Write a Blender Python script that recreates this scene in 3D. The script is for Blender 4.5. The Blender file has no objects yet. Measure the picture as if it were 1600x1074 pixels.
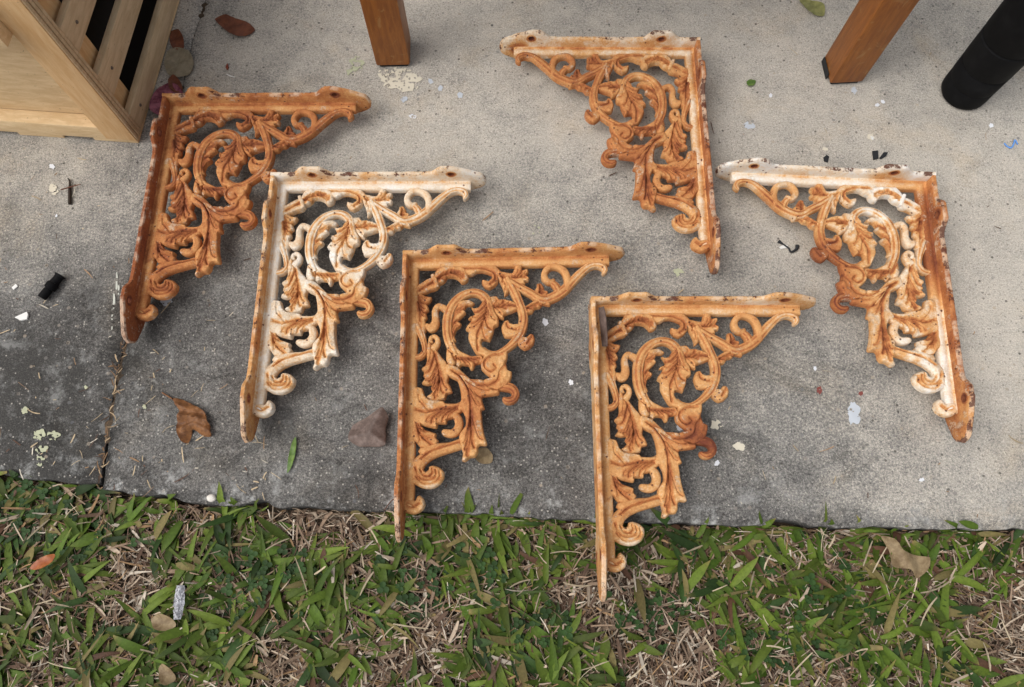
import bpy, bmesh, math, random
import numpy as np
from mathutils import Matrix, Vector
from mathutils.geometry import delaunay_2d_cdt

random.seed(7)
rng = np.random.default_rng(11)
scene = bpy.context.scene
C = scene.collection
R = math.radians

# ------------------------------------------------------------------ camera, sky, sun, exposure
CAM_H, TILT, ROLL, FPX = 0.901, R(18.82), R(-0.5775), 1150.0
cam_data = bpy.data.cameras.new('camera')
cam = bpy.data.objects.new('camera', cam_data)
C.objects.link(cam)
cam_data.sensor_width = 36.0
cam_data.lens = 36.0 * FPX / 1600.0
cam_data.clip_start, cam_data.clip_end = 0.02, 200.0
cam.matrix_world = Matrix.Translation((0, 0, CAM_H)) @ Matrix.Rotation(TILT, 4, 'X') @ Matrix.Rotation(ROLL, 4, 'Z')
scene.camera = cam

SUN_EL, SUN_AZ = R(56), R(-108)         # azimuth clockwise from +Y: light comes from the left
world = bpy.data.worlds.new('World')
scene.world = world
world.use_nodes = True
wn = world.node_tree
wn.nodes.clear()
sky = wn.nodes.new('ShaderNodeTexSky')
sky.sky_type = 'NISHITA'
sky.sun_disc = False
sky.sun_elevation = SUN_EL
sky.sun_rotation = SUN_AZ
sky.air_density, sky.dust_density, sky.ozone_density = 1.0, 4.0, 0.6
hs = wn.nodes.new('ShaderNodeHueSaturation')
hs.inputs['Saturation'].default_value = 0.22      # overcast: almost colourless sky
bg = wn.nodes.new('ShaderNodeBackground')
bg.inputs['Strength'].default_value = 0.14
wo = wn.nodes.new('ShaderNodeOutputWorld')
wn.links.new(sky.outputs[0], hs.inputs['Color'])
wn.links.new(hs.outputs[0], bg.inputs['Color'])
wn.links.new(bg.outputs[0], wo.inputs['Surface'])

sun_data = bpy.data.lights.new('sun', 'SUN')
sun_data.energy, sun_data.angle, sun_data.color = 1.1, R(50), (1.0, 0.965, 0.92)
sun = bpy.data.objects.new('sun', sun_data)
C.objects.link(sun)
sd = Vector((math.sin(SUN_AZ) * math.cos(SUN_EL), math.cos(SUN_AZ) * math.cos(SUN_EL), math.sin(SUN_EL)))
sun.rotation_euler = sd.to_track_quat('Z', 'Y').to_euler()
sun.location = sd * 5

scene.view_settings.view_transform = 'Standard'
scene.view_settings.look = 'None'
scene.view_settings.gamma = 1.0
scene.view_settings.use_curve_mapping = False
scene.view_settings.exposure = 0.36
scene.render.resolution_x, scene.render.resolution_y = 1024, 687
scene.render.engine = 'CYCLES'

# ------------------------------------------------------------------ helpers
def G(u, v, z=0.0):
    """point of the place seen at photo pixel u, v at height z (metres)"""
    a, b = u - 800.0, v - 537.0
    c, s = math.cos(ROLL), math.sin(ROLL)
    a, b = c * a + s * b, -s * a + c * b
    dx = a / FPX
    dy = math.sin(TILT) - b / FPX * math.cos(TILT)
    dz = -math.cos(TILT) - b / FPX * math.sin(TILT)
    t = (z - CAM_H) / dz
    return Vector((dx * t, dy * t, z))

def tag(o, label=None, cat=None, group=None, kind=None):
    if label: o['label'] = label
    if cat: o['category'] = cat
    if group: o['group'] = group
    if kind: o['kind'] = kind
    return o

def empty(name, loc=(0, 0, 0), rz=0.0, parent=None):
    o = bpy.data.objects.new(name, None)
    o.empty_display_size = 0.02
    C.objects.link(o)
    o.location = loc
    o.rotation_euler = (0, 0, rz)
    if parent: o.parent = parent
    return o

def mesh_from(name, V, F, smooth=True, sharp=35, attrs=None, recalc=True):
    me = bpy.data.meshes.new(name)
    me.from_pydata([tuple(v) for v in V], [], [tuple(f) for f in F])
    if recalc:
        bm = bmesh.new(); bm.from_mesh(me)
        bmesh.ops.recalc_face_normals(bm, faces=bm.faces)
        bm.to_mesh(me); bm.free()
    if attrs:
        for k, arr in attrs.items():
            arr = np.asarray(arr, dtype=np.float32)
            if arr.ndim == 1:
                at = me.attributes.new(k, 'FLOAT', 'POINT'); at.data.foreach_set('value', arr)
            else:
                at = me.attributes.new(k, 'FLOAT_COLOR', 'POINT'); at.data.foreach_set('color', arr.ravel())
    if smooth:
        me.shade_smooth()
        if sharp: me.set_sharp_from_angle(angle=R(sharp))
    me.update()
    return me

def obj(name, me, mat=None, parent=None):
    o = bpy.data.objects.new(name, me)
    C.objects.link(o)
    if mat is not None:
        if len(me.materials) == 0: me.materials.append(mat)
        else:
            o.material_slots[0].link = 'OBJECT'; o.material_slots[0].material = mat
    if parent: o.parent = parent
    return o

def bevel_box(name, x0, x1, y0, y1, z0, z1, mat, parent=None, bev=0.0015, M=None):
    bm = bmesh.new()
    bmesh.ops.create_cube(bm, size=1.0)
    for v in bm.verts:
        v.co = Vector(((x0 + x1) / 2 + v.co.x * (x1 - x0), (y0 + y1) / 2 + v.co.y * (y1 - y0), (z0 + z1) / 2 + v.co.z * (z1 - z0)))
    bmesh.ops.bevel(bm, geom=bm.edges[:], offset=bev, segments=2, affect='EDGES', profile=0.6)
    if M is not None: bm.transform(M)
    me = bpy.data.meshes.new(name); bm.to_mesh(me); bm.free()
    me.shade_smooth(); me.set_sharp_from_angle(angle=R(40))
    return obj(name, me, mat, parent)

def seg_dist(P, L, closed=False):
    """distance of points P (n,2) to polyline L (m,2)"""
    P = np.asarray(P, float); L = np.asarray(L, float)
    A = L if closed else L[:-1]
    B = np.roll(L, -1, 0) if closed else L[1:]
    out = np.full(len(P), 1e9)
    for i in range(0, len(P), 4000):
        p = P[i:i + 4000, None, :]
        d = B - A
        t = ((p - A) * d).sum(-1) / np.maximum((d * d).sum(-1), 1e-18)
        t = np.clip(t, 0, 1)
        q = A + t[..., None] * d
        out[i:i + 4000] = np.sqrt(((p - q) ** 2).sum(-1)).min(1)
    return out

def inside(P, poly):
    P = np.asarray(P, float); poly = np.asarray(poly, float)
    x, y = P[:, 0], P[:, 1]
    r = np.zeros(len(P), bool)
    j = len(poly) - 1
    for i in range(len(poly)):
        xi, yi = poly[i]; xj, yj = poly[j]
        c = ((yi > y) != (yj > y)) & (x < (xj - xi) * (y - yi) / ((yj - yi) if yj != yi else 1e-12) + xi)
        r ^= c
        j = i
    return r

def catmull(pts, n, closed=False, width=None):
    """Centripetal-ish smooth curve through pts, n samples per span"""
    pts = np.asarray(pts, float)
    m = len(pts)
    out = []
    spans = m if closed else m - 1
    for i in range(spans):
        if closed:
            p0, p1, p2, p3 = pts[(i - 1) % m], pts[i], pts[(i + 1) % m], pts[(i + 2) % m]
        else:
            p1, p2 = pts[i], pts[i + 1]
            p0 = pts[i - 1] if i > 0 else 2 * p1 - p2
            p3 = pts[i + 2] if i + 2 < m else 2 * p2 - p1
        for k in range(n):
            t = k / n
            out.append(0.5 * ((2 * p1) + (-p0 + p2) * t + (2 * p0 - 5 * p1 + 4 * p2 - p3) * t * t + (-p0 + 3 * p1 - 3 * p2 + p3) * t ** 3))
    if not closed: out.append(pts[-1])
    return np.array(out)

def resample(poly, step, closed=True):
    poly = np.asarray(poly, float)
    Q = np.vstack([poly, poly[:1]]) if closed else poly
    d = np.r_[0, np.cumsum(np.linalg.norm(np.diff(Q, axis=0), axis=1))]
    n = max(8 if closed else 2, int(round(d[-1] / step)))
    s = np.linspace(0, d[-1], n + (0 if closed else 1), endpoint=not closed)
    return np.stack([np.interp(s, d, Q[:, k]) for k in range(Q.shape[1])], -1)

def smooth_outline(pts, step, tension=0.55):
    """closed outline, sharp points kept sharper than plain Catmull-Rom by mixing with the straight polygon"""
    a = catmull(pts, 8, True)
    pts = np.asarray(pts, float)
    lin = np.array([pts[i] + (pts[(i + 1) % len(pts)] - pts[i]) * k / 8 for i in range(len(pts)) for k in range(8)])
    return resample(a * tension + lin * (1 - tension), step)

def cdt_fill(loops, interior):
    verts, edges = [], []
    for L in loops:
        b = len(verts)
        verts += [Vector((float(p[0]), float(p[1]))) for p in L]
        edges += [(b + i, b + (i + 1) % len(L)) for i in range(len(L))]
    nb = len(verts)
    verts += [Vector((float(p[0]), float(p[1]))) for p in interior]
    r = delaunay_2d_cdt(verts, edges, [], 1, 1e-7)
    V = np.array([(v.x, v.y) for v in r[0]])
    back = {}
    for i, src in enumerate(r[3]):
        for q in src: back.setdefault(q, i)
    ids, b = [], 0
    for L in loops:
        li = []
        for k in range(len(L)):
            i = back.get(b + k)
            if i is not None and (not li or li[-1] != i): li.append(i)
        if len(li) > 1 and li[0] == li[-1]: li.pop()
        ids.append(li); b += len(L)
    F = [tuple(f) for f in r[2]]
    cen = np.array([V[list(f)].mean(0) for f in F])
    keep = inside(cen, loops[0])
    for h in loops[1:]: keep &= ~inside(cen, h)
    return V, [f for f, k in zip(F, keep) if k], ids

def hexgrid(poly, step, margin, holes=(), jit=0.2):
    lo, hi = poly.min(0), poly.max(0)
    ys = np.arange(lo[1], hi[1], step * 0.866)
    P = []
    for k, y in enumerate(ys):
        xs = np.arange(lo[0] + (step / 2 if k % 2 else 0), hi[0], step)
        P.append(np.stack([xs, np.full(len(xs), y)], -1))
    P = np.vstack(P)
    P = P + rng.uniform(-jit, jit, P.shape) * step
    P = P[inside(P, poly)]
    if len(P): P = P[seg_dist(P, poly, True) > margin]
    for h in holes:
        P = P[~inside(P, h)]
        P = P[seg_dist(P, h, True) > margin]
    return P

def fbm2(P, scale, seed=0, oct=4):
    """cheap smooth value noise on points, about -1..1"""
    r = np.random.default_rng(seed)
    T = r.uniform(-1, 1, (64, 64))
    out = np.zeros(len(P)); amp = 1.0; tot = 0
    for o in range(oct):
        q = np.asarray(P) * scale * 2 ** o + 17.3 * o
        i = np.floor(q).astype(int); f = q - i
        f = f * f * (3 - 2 * f)
        g = lambda a, b: T[(i[:, 0] + a) % 64, (i[:, 1] + b) % 64]
        out += amp * ((g(0, 0) * (1 - f[:, 0]) + g(1, 0) * f[:, 0]) * (1 - f[:, 1]) + (g(0, 1) * (1 - f[:, 0]) + g(1, 1) * f[:, 0]) * f[:, 1])
        tot += amp; amp *= 0.5
    return out / tot * 1.6

# ------------------------------------------------------------------ material helpers
class NT:
    def __init__(s, name):
        s.m = bpy.data.materials.new(name); s.m.use_nodes = True
        s.t = s.m.node_tree; s.t.nodes.clear()
        s.out = s.t.nodes.new('ShaderNodeOutputMaterial')
        s.p = s.t.nodes.new('ShaderNodeBsdfPrincipled')
        s.t.links.new(s.p.outputs[0], s.out.inputs[0])
        s.p.inputs['Specular IOR Level'].default_value = 0.3
    def n(s, kind, **kw):
        nd = s.t.nodes.new('ShaderNode' + kind)
        for k, v in kw.items(): setattr(nd, k, v)
        return nd
    def l(s, a, b): s.t.links.new(a, b)
    def put(s, sock, v):
        if hasattr(v, 'is_output') or isinstance(v, bpy.types.NodeSocket): s.l(v, sock)
        else: sock.default_value = v
    def coord(s): return s.n('TexCoord').outputs['Object']
    def noise(s, vec, scale, detail=5, rough=0.55, dist=0.0):
        nd = s.n('TexNoise'); s.l(vec, nd.inputs['Vector'])
        nd.inputs['Scale'].default_value = scale; nd.inputs['Detail'].default_value = detail
        nd.inputs['Roughness'].default_value = rough; nd.inputs['Distortion'].default_value = dist
        return nd.outputs['Fac']
    def voro(s, vec, scale, feature='F1'):
        nd = s.n('TexVoronoi', feature=feature); s.l(vec, nd.inputs['Vector'])
        nd.inputs['Scale'].default_value = scale
        return nd
    def math(s, op, a, b=0.0, c=0.0, clamp=False):
        nd = s.n('Math', operation=op, use_clamp=clamp)
        s.put(nd.inputs[0], a); s.put(nd.inputs[1], b); s.put(nd.inputs[2], c)
        return nd.outputs[0]
    def step(s, v, a, b, lo=0.0, hi=1.0):
        nd = s.n('MapRange', interpolation_type='SMOOTHSTEP')
        s.put(nd.inputs[0], v); s.put(nd.inputs[1], a); s.put(nd.inputs[2], b); s.put(nd.inputs[3], lo); s.put(nd.inputs[4], hi)
        return nd.outputs[0]
    def mix(s, f, a, b, mode='MIX'):
        nd = s.n('Mix', data_type='RGBA', blend_type=mode)
        s.put(nd.inputs[0], f)
        for k, v in ((6, a), (7, b)):
            if isinstance(v, tuple): nd.inputs[k].default_value = (*v[:3], 1)
            else: s.l(v, nd.inputs[k])
        return nd.outputs[2]
    def ramp(s, v, stops):
        nd = s.n('ValToRGB'); s.l(v, nd.inputs[0])
        e = nd.color_ramp.elements
        while len(e) < len(stops): e.new(0.5)
        for el, (p, c) in zip(e, stops): el.position = p; el.color = (*c, 1)
        return nd.outputs[0]
    def attr(s, name, out='Fac'):
        nd = s.n('Attribute'); nd.attribute_name = name
        return nd.outputs[out]
    def bump(s, h, strength, dist):
        nd = s.n('Bump'); nd.inputs['Strength'].default_value = strength; nd.inputs['Distance'].default_value = dist
        s.l(h, nd.inputs['Height']); s.l(nd.outputs[0], s.p.inputs['Normal'])
        return nd
    def base(s, c):
        if isinstance(c, tuple): s.p.inputs['Base Color'].default_value = (*c[:3], 1)
        else: s.l(c, s.p.inputs['Base Color'])
    def rough(s, v): s.put(s.p.inputs['Roughness'], v)

def plain(name, col, rough=0.7, var=0.15, scale=60):
    t = NT(name); v = t.coord()
    f = t.noise(v, scale, 4)
    t.base(t.mix(f, tuple(c * (1 - var) for c in col), tuple(min(1, c * (1 + var)) for c in col)))
    t.rough(rough); t.bump(f, 0.2, 0.001)
    return t.m

# ------------------------------------------------------------------ concrete, soil
def concrete_mat():
    t = NT('concrete'); v = t.coord()
    grime = t.attr('grime')
    n_big = t.noise(v, 5.0, 6, 0.6)
    n_mid = t.noise(v, 24.0, 8, 0.72)
    n_fine = t.noise(v, 300.0, 5, 0.85)
    n_grit = t.noise(v, 560.0, 4, 0.9)
    g = t.math('MULTIPLY_ADD', grime, 1.5, -0.20)
    g = t.math('ADD', g, t.math('MULTIPLY', t.math('SUBTRACT', n_mid, 0.5), 0.85))
    g = t.math('ADD', g, t.math('MULTIPLY', t.math('SUBTRACT', n_big, 0.5), 0.5))
    g = t.math('ADD', g, t.math('MULTIPLY', t.math('SUBTRACT', n_fine, 0.5), 1.75), clamp=True)
    col = t.ramp(g, [(0.0, (0.495, 0.452, 0.39)), (0.3, (0.375, 0.348, 0.306)), (0.55, (0.20, 0.192, 0.178)), (0.8, (0.105, 0.10, 0.095)), (1.0, (0.05, 0.048, 0.045))])
    # warm/cool drift of the cement
    warm = t.step(t.noise(v, 9.0, 4, 0.6, 0.6), 0.5, 0.75)
    col = t.mix(t.math('MULTIPLY', warm, 0.45), col, (1.0, 0.88, 0.72), 'MULTIPLY')
    # old stains with an edge of their own, and trowel scuffs
    stn = t.math('MULTIPLY', t.step(t.noise(v, 8.5, 10, 0.74, 0.8), 0.53, 0.575), t.step(grime, 0.28, 0.6, 0.12, 0.55))
    col = t.mix(stn, col, (0.42, 0.42, 0.42), 'MULTIPLY')
    mp = t.n('Mapping'); t.l(v, mp.inputs[0]); mp.inputs['Scale'].default_value = (3, 26, 1); mp.inputs['Rotation'].default_value = (0, 0, 0.5)
    scf = t.step(t.noise(mp.outputs[0], 3.2, 8, 0.75), 0.55, 0.7)
    col = t.mix(t.math('MULTIPLY', scf, 0.28), col, (1.3, 1.3, 1.3), 'MULTIPLY')
    # grit
    col = t.mix(t.step(grime, 0.2, 0.6, 0.6, 1.0), col, t.ramp(n_grit, [(0.30, (0.30, 0.30, 0.30)), (0.5, (1.0, 1.0, 1.0)), (0.70, (1.95, 1.92, 1.85))]), 'MULTIPLY')
    # exposed aggregate: pale and dark grains
    vo = t.voro(v, 290.0)
    rnd = t.n('SeparateColor'); t.l(vo.outputs['Color'], rnd.inputs[0])
    grain = t.step(vo.outputs['Distance'], 0.42, 0.2)
    pale = t.math('MULTIPLY', grain, t.step(rnd.outputs[0], 0.74, 0.80))
    dark = t.math('MULTIPLY', grain, t.step(rnd.outputs[1], 0.84, 0.9))
    col = t.mix(t.math('MULTIPLY', t.math('MULTIPLY', pale, rnd.outputs[2]), 0.85), col, (0.46, 0.43, 0.38))
    col = t.mix(t.math('MULTIPLY', dark, 0.55), col, (0.07, 0.065, 0.06))
    vo2 = t.voro(v, 120.0)
    r2 = t.n('SeparateColor'); t.l(vo2.outputs['Color'], r2.inputs[0])
    st = t.math('MULTIPLY', t.step(vo2.outputs['Distance'], 0.34, 0.22), t.step(r2.outputs[0], 0.93, 0.95))
    col = t.mix(t.math('MULTIPLY', st, 0.6), col, t.mix(r2.outputs[1], (0.12, 0.125, 0.135), (0.40, 0.33, 0.25)))
    pit = t.math('MULTIPLY', t.step(vo2.outputs['Distance'], 0.25, 0.12), t.step(r2.outputs[2], 0.965, 0.98))
    col = t.mix(t.math('MULTIPLY', pit, 0.7), col, (0.045, 0.04, 0.035))
    # lichen-grey bloom in the grimy zone
    bloom = t.math('MULTIPLY', t.step(t.noise(v, 30.0, 9, 0.8), 0.50, 0.66), t.attr('bloom'))
    col = t.mix(t.math('MULTIPLY', bloom, 0.75), col, (0.40, 0.40, 0.385))
    t.base(col)
    t.rough(t.step(g, 0, 1, 0.85, 0.95))
    h = t.math('ADD', t.math('MULTIPLY', n_grit, 0.5), t.math('MULTIPLY', n_fine, 1.0))
    h = t.math('ADD', h, t.math('MULTIPLY', pale, 0.35))
    h = t.math('SUBTRACT', h, t.math('MULTIPLY', pit, 0.9))
    t.bump(h, 0.7, 0.0014)
    return t.m

M_conc = concrete_mat()

GRIME = [  # photo pixel -> dirt on the concrete there
 (900,200,.2),(100,250,.34),(30,330,.4),(60,400,.5),(150,400,.5),(100,500,.72),(40,560,.82),(80,640,.92),(120,720,.92),(170,350,.42),(200,560,.72),
 (250,600,.66),(400,560,.62),(320,720,.62),(200,700,.62),(500,620,.62),(450,740,.58),(560,560,.62),(600,460,.6),(570,740,.62),(850,600,.68),(800,520,.64),(860,740,.68),(840,680,.74),
 (820,450,.5),(1200,600,.5),(1180,740,.62),(1280,700,.52),(1130,800,.6),(1330,640,.4),(1500,300,.2),(1540,750,.3),(1420,780,.42),(1300,790,.52),(700,200,.22),(600,320,.36),(640,250,.27),
 (850,330,.36),(1000,400,.4),(900,420,.4),(1250,450,.32),(1200,520,.42),(1400,700,.38),(1560,600,.22),(1560,500,.18),(500,100,.27),(350,100,.3),(240,60,.36),(700,60,.22),(1200,60,.22),(1450,80,.3),
 (400,350,.52),(340,500,.62),(300,380,.56),(60,290,.36),(560,230,.3),(1100,200,.2),(1250,350,.27),(1580,60,.32),(1580,200,.22),(0,800,.8),(800,820,.62),(1590,820,.34),(0,0,.35),(1600,0,.3)]
gp = np.array([list(G(u, v))[:2] for u, v, _ in GRIME]); gv = np.array([g for *_, g in GRIME])

def slab(name, outline, label):
    O = resample(np.array(outline), 0.0055)
    O = O + np.stack([fbm2(O, 60, 3, 4), fbm2(O + 5, 60, 4, 4)], -1) * 0.0020
    chipped = (O[:, 1] < 0.2)[:, None] * np.stack([np.zeros(len(O)), np.maximum(0, fbm2(O, 22, 6, 3) - 0.1)], -1)
    O = O + chipped * 0.010
    P = hexgrid(O, 0.012, 0.003)
    V, F, (lid,) = cdt_fill([O], P)
    d = seg_dist(V, O, True)
    z = 0.0006 * fbm2(V, 9, 1, 4) + 0.0003 * fbm2(V, 60, 2, 3)
    arr = np.clip(1 - d / 0.011, 0, 1)
    z -= arr ** 2 * (0.0035 + 0.002 * fbm2(V, 40, 9, 3))
    w = 1.0 / (((V[:, None, :] - gp[None]) ** 2).sum(-1) + 0.0012) ** 1.5
    grime = (w * gv).sum(1) / w.sum(1)
    front = np.clip(1 - d / 0.05, 0, 1) * (V[:, 1] < 0.2)
    bloom = np.clip((grime - 0.45) * 2.2, 0, 0.55) + 0.9 * front * (0.35 + 0.65 * (V[:, 0] > -0.5))
    grime = grime + 0.10 * np.clip(1 - d / 0.02, 0, 1)
    n = len(V)
    VV = [(x, y, zz) for (x, y), zz in zip(V, z)]
    low1 = len(VV); VV += [(V[i][0], V[i][1], -0.02) for i in lid]
    low2 = len(VV); VV += [(V[i][0], V[i][1], -0.09) for i in lid]
    FF = list(F); k = len(lid)
    for a in range(k):
        b = (a + 1) % k
        FF.append((lid[a], lid[b], low1 + b, low1 + a)); FF.append((low1 + a, low1 + b, low2 + b, low2 + a))
    ga = np.r_[grime, np.full(2 * k, 0.75)]; ba = np.r_[bloom, np.full(2 * k, 0.5)]
    me = mesh_from(name, VV, FF, True, 50, {'grime': ga, 'bloom': ba})
    o = obj(name, me, M_conc)
    tag(o, label, None, None, 'structure')
    return o

joint = [G(155, 768), G(167, 692), G(172, 640), G(183, 590), G(192, 545), G(205, 500), G(225, 400), G(248, 300), G(272, 175), G(290, 108), G(301, 60), G(317, 8)]
joint = [(p.x, p.y) for p in joint] + [(-0.458, 1.1), (-0.455, 1.25)]
edgeR = [(G(u, v).x, G(u, v).y) for u, v in ((158, 766), (250, 778), (330, 787), (470, 793), (600, 797), (760, 804), (900, 812), (1050, 818), (1200, 822), (1400, 825), (1600, 827))]
slab_main = slab('concrete_slab', [(x + np.interp(y, [.3, .6], [.002, .0004]), y) for x, y in joint[1:]][::-1] + edgeR + [(1.1, 0.055), (1.1, 1.25)], 'large pale concrete slab under the iron brackets')
edgeL = [(G(u, v).x, G(u, v).y) for u, v in ((153, 759), (100, 752), (40, 748), (0, 742))]
slab_left = slab('concrete_slab', [(x - np.interp(y, [.3, .6], [.002, .0004]), y) for x, y in joint[1:]][::-1] + edgeL + [(-1.1, 0.16), (-1.1, 1.25)], 'darker concrete slab left of the jagged joint')

t = NT('soil'); v = t.coord()
t.base(t.ramp(t.noise(v, 90, 6, 0.7), [(0.3, (0.03, 0.022, 0.015)), (0.7, (0.10, 0.07, 0.045))])); t.rough(0.95); t.bump(t.noise(v, 200, 5), 0.8, 0.004)
M_soil = t.m
bm = bmesh.new()
bmesh.ops.create_grid(bm, x_segments=80, y_segments=80, size=3.0)
for vv in bm.verts: vv.co.z = -0.032 + 0.004 * math.sin(vv.co.x * 23 + 1.7 * math.sin(vv.co.y * 17))
me = bpy.data.meshes.new('soil_ground'); bm.to_mesh(me); bm.free(); me.shade_smooth()
ground = obj('soil_ground', me, M_soil)
tag(ground, 'brown soil under the lawn and in the slab joint', None, None, 'structure')

# ------------------------------------------------------------------ cast-iron bracket: outlines in mm
TL = {1: (610, 380), 2: (610, 530), 3: (600, 680), 4: (720, 380), 5: (820, 360), 6: (690, 500), 7: (680, 620)}
TK = 170 / 1074
ZP = 0.031                      # height of the scroll plane over the slab
POSE = {1: (-461.43, 642.53, -2.03), 2: (-299.44, 515.40, -2.09), 3: (-119.27, 398.99, -0.97), 4: (252.69, 729.32, 0.67), 5: (117.95, 332.55, -2.32), 6: (543.04, 506.88, -2.21)}
AFF = np.array([[0.97293648, -0.0033833], [0.0061893, 0.99895329], [3.30862336, 0.06707353]])
def T(t, *pts):
    out = []
    X, Y, a = POSE[3]; c, s = math.cos(R(a)), math.sin(R(a))
    for p in pts:
        g = G(TL[t][0] + p[0] * TK, TL[t][1] + p[1] * TK, ZP)
        x, y = g.x * 1000 - X, g.y * 1000 - Y
        x, y = c * x + s * y, -s * x + c * y
        q = np.array([x, y, 1]) @ AFF
        out.append([q[0], q[1]] + [w * TK / 1.27 for w in p[2:]])
    return out

def relief_piece(name, outline, dome=4.0, rad=2.5, z0=0.0, ridges=(), grooves=(), step=1.1, tension=0.4, ridge_amp=1.0, groove_amp=2.4, thick=5.5):
    O = smooth_outline(outline, 1.2, tension)
    P = hexgrid(O, step, 0.75)
    V, F, (lid,) = cdt_fill([O], P)
    d = seg_dist(V, O, True)
    u = np.clip(d / rad, 0, 1)
    h = 0.85 * dome * np.sqrt(np.clip(1 - (1 - u) ** 2, 0, 1)) + 0.12 * dome * np.clip(d / 9, 0, 1)
    gr = np.zeros(len(V))
    fade = np.clip(d / 1.5, 0, 1)
    for L in ridges:
        w = np.exp(-(seg_dist(V, catmull(L, 6)) / 1.9) ** 2)
        h += ridge_amp * w * fade; gr -= 0.5 * w
    for L in grooves:
        w = np.exp(-(seg_dist(V, catmull(L, 6)) / 0.95) ** 2)
        h -= groove_amp * w * fade; gr += 0.85 * np.exp(-(seg_dist(V, catmull(L, 6)) / 2.3) ** 2)
    h += 0.5 * fbm2(V, 0.22, 5, 3) * fade
    gr += np.clip(1 - d / 2.0, 0, 1) * 0.15
    n = len(V)
    VV = [(x, y, z0 + zz) for (x, y), zz in zip(V, h)]
    lo = len(VV); VV += [(V[i][0], V[i][1], z0 - thick) for i in lid]
    FF = list(F); k = len(lid)
    for a in range(k):
        b = (a + 1) % k
        FF.append((lid[a], lid[b], lo + b, lo + a))
    FF.append(tuple(lo + a for a in range(k))[::-1])
    return name, np.array(VV), FF, np.r_[np.clip(gr, 0, 1), np.full(k, 0.25)]

def leaf(outline, rib, tips, back=0.28, **kw):
    """acanthus leaf: traced outline, sunk midrib, raised lobes that run from the midrib to each tip"""
    rc = catmull(rib, 10); n = len(rc)
    ridges, tp = [], []
    for q in tips:
        q = np.array(q[:2]); k = int(np.argmin(((rc - q) ** 2).sum(1)))
        b = rc[max(0, k - int(back * n))]
        m = 0.5 * (b + rc[k]) * 0.55 + 0.45 * q
        ridges.append([b, m, q]); tp.append((k, b, m, q))
    grooves = [rib] + [[b, m, m * 0.45 + q * 0.55] for k, b, m, q in tp]
    for a in range(len(tp) - 1):
        q = 0.5 * (tp[a][3] + tp[a + 1][3])
        if np.linalg.norm(tp[a][3] - tp[a + 1][3]) < 32:
            m = 0.5 * (tp[a][2] + tp[a + 1][2]); b = 0.5 * (tp[a][1] + tp[a + 1][1])
            grooves.append([b, m, m * 0.4 + q * 0.6])
    return relief_piece('leaf', outline, ridges=ridges, grooves=grooves, **kw)

def stroke(pts, dome=4.0, z0=0.0, flutes=True, name='scroll', rise=0.0, thick=5.5, tip=True):
    """tapering rounded stem swept along a curve; pts are x, y, width"""
    p = np.array(pts, float)
    c = catmull(p, 8)
    c = resample(c, 1.5, False)
    xy, w = c[:, :2], np.maximum(c[:, 2], 1.2)
    Tn = np.gradient(xy, axis=0); Tn /= np.linalg.norm(Tn, axis=1)[:, None] + 1e-9
    Nn = np.stack([-Tn[:, 1], Tn[:, 0]], -1)
    n = len(xy)
    s_al = np.r_[0, np.cumsum(np.linalg.norm(np.diff(xy, axis=0), axis=1))]
    hw = w / 2
    if tip:                                                        # round the far end
        dend = s_al[-1] - s_al; r = hw[-1] * 1.0 + 0.5
        hw = hw * np.sqrt(np.clip(1 - np.clip(1 - dend / r, 0, 1) ** 2, 0.02, 1))
    S = np.array([-1, -0.93, -0.78, -0.58, -0.40, -0.2, 0, 0.2, 0.40, 0.58, 0.78, 0.93, 1])
    m = len(S)
    prof = np.sqrt(np.clip(1 - np.abs(S) ** 3, 0, 1))
    fl = np.exp(-((np.abs(S) - 0.48) / 0.12) ** 2) * 1.3 if flutes else np.zeros(m)
    VV, gr = [], []
    for i in range(n):
        dm = dome * min(1.0, hw[i] / 4.0)
        for j in range(m):
            q = xy[i] + Nn[i] * S[j] * hw[i]
            VV.append((q[0], q[1], z0 + rise * i / n + dm * prof[j] - fl[j] * min(1.1, hw[i] * 0.18))); gr.append(fl[j] * 0.9)
    lo = len(VV)
    for i in range(n):
        for sgn in (-1, 1):
            q = xy[i] + Nn[i] * sgn * hw[i]; VV.append((q[0], q[1], z0 - thick)); gr.append(0.25)
    F = []
    for i in range(n - 1):
        for j in range(m - 1): F.append((i * m + j, i * m + j + 1, (i + 1) * m + j + 1, (i + 1) * m + j))
        a, b = lo + 2 * i, lo + 2 * i + 2
        F.append((a, i * m, (i + 1) * m, b)); F.append((i * m + m - 1, a + 1, b + 1, (i + 1) * m + m - 1)); F.append((a, b, b + 1, a + 1))
    for i in (0, n - 1):
        F.append(tuple([lo + 2 * i] + [i * m + j for j in range(m)] + [lo + 2 * i + 1]))
    return name, np.array(VV), F, np.array(gr)

PC = []
A_ = PC.append
# arched leaf branch under the top rib, with its collar
A_(leaf(T(1, (478,240),(430,285),(405,335),(350,360),(285,400),(240,430),(225,500),(245,535),(310,512),(330,505),(375,480),(410,472),(450,455),(458,420),(500,402),(530,375),(545,346),(600,342),(645,355),(672,380),(690,402),(725,398),(755,375),(765,335),(745,290),(700,240)),
        T(1, (270,480),(350,430),(430,385),(520,320),(620,295),(700,330)), T(1, (530,275),(620,262),(735,330),(705,385),(490,385)), dome=4.5))
A_(stroke(T(1, (395,325,40),(425,380,46),(450,448,40)), z0=2.6, flutes=False, name='collar', tip=False))
A_(leaf(T(1, (215,490),(330,530),(392,540),(378,580),(342,612),(356,640),(362,668),(333,690),(345,740),(325,775),(345,820),(330,880),(290,900),(220,900)),
        T(1, (240,520),(262,620),(275,720),(280,860)), T(1, (375,555),(350,662),(335,745)), dome=3.4))
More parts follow.
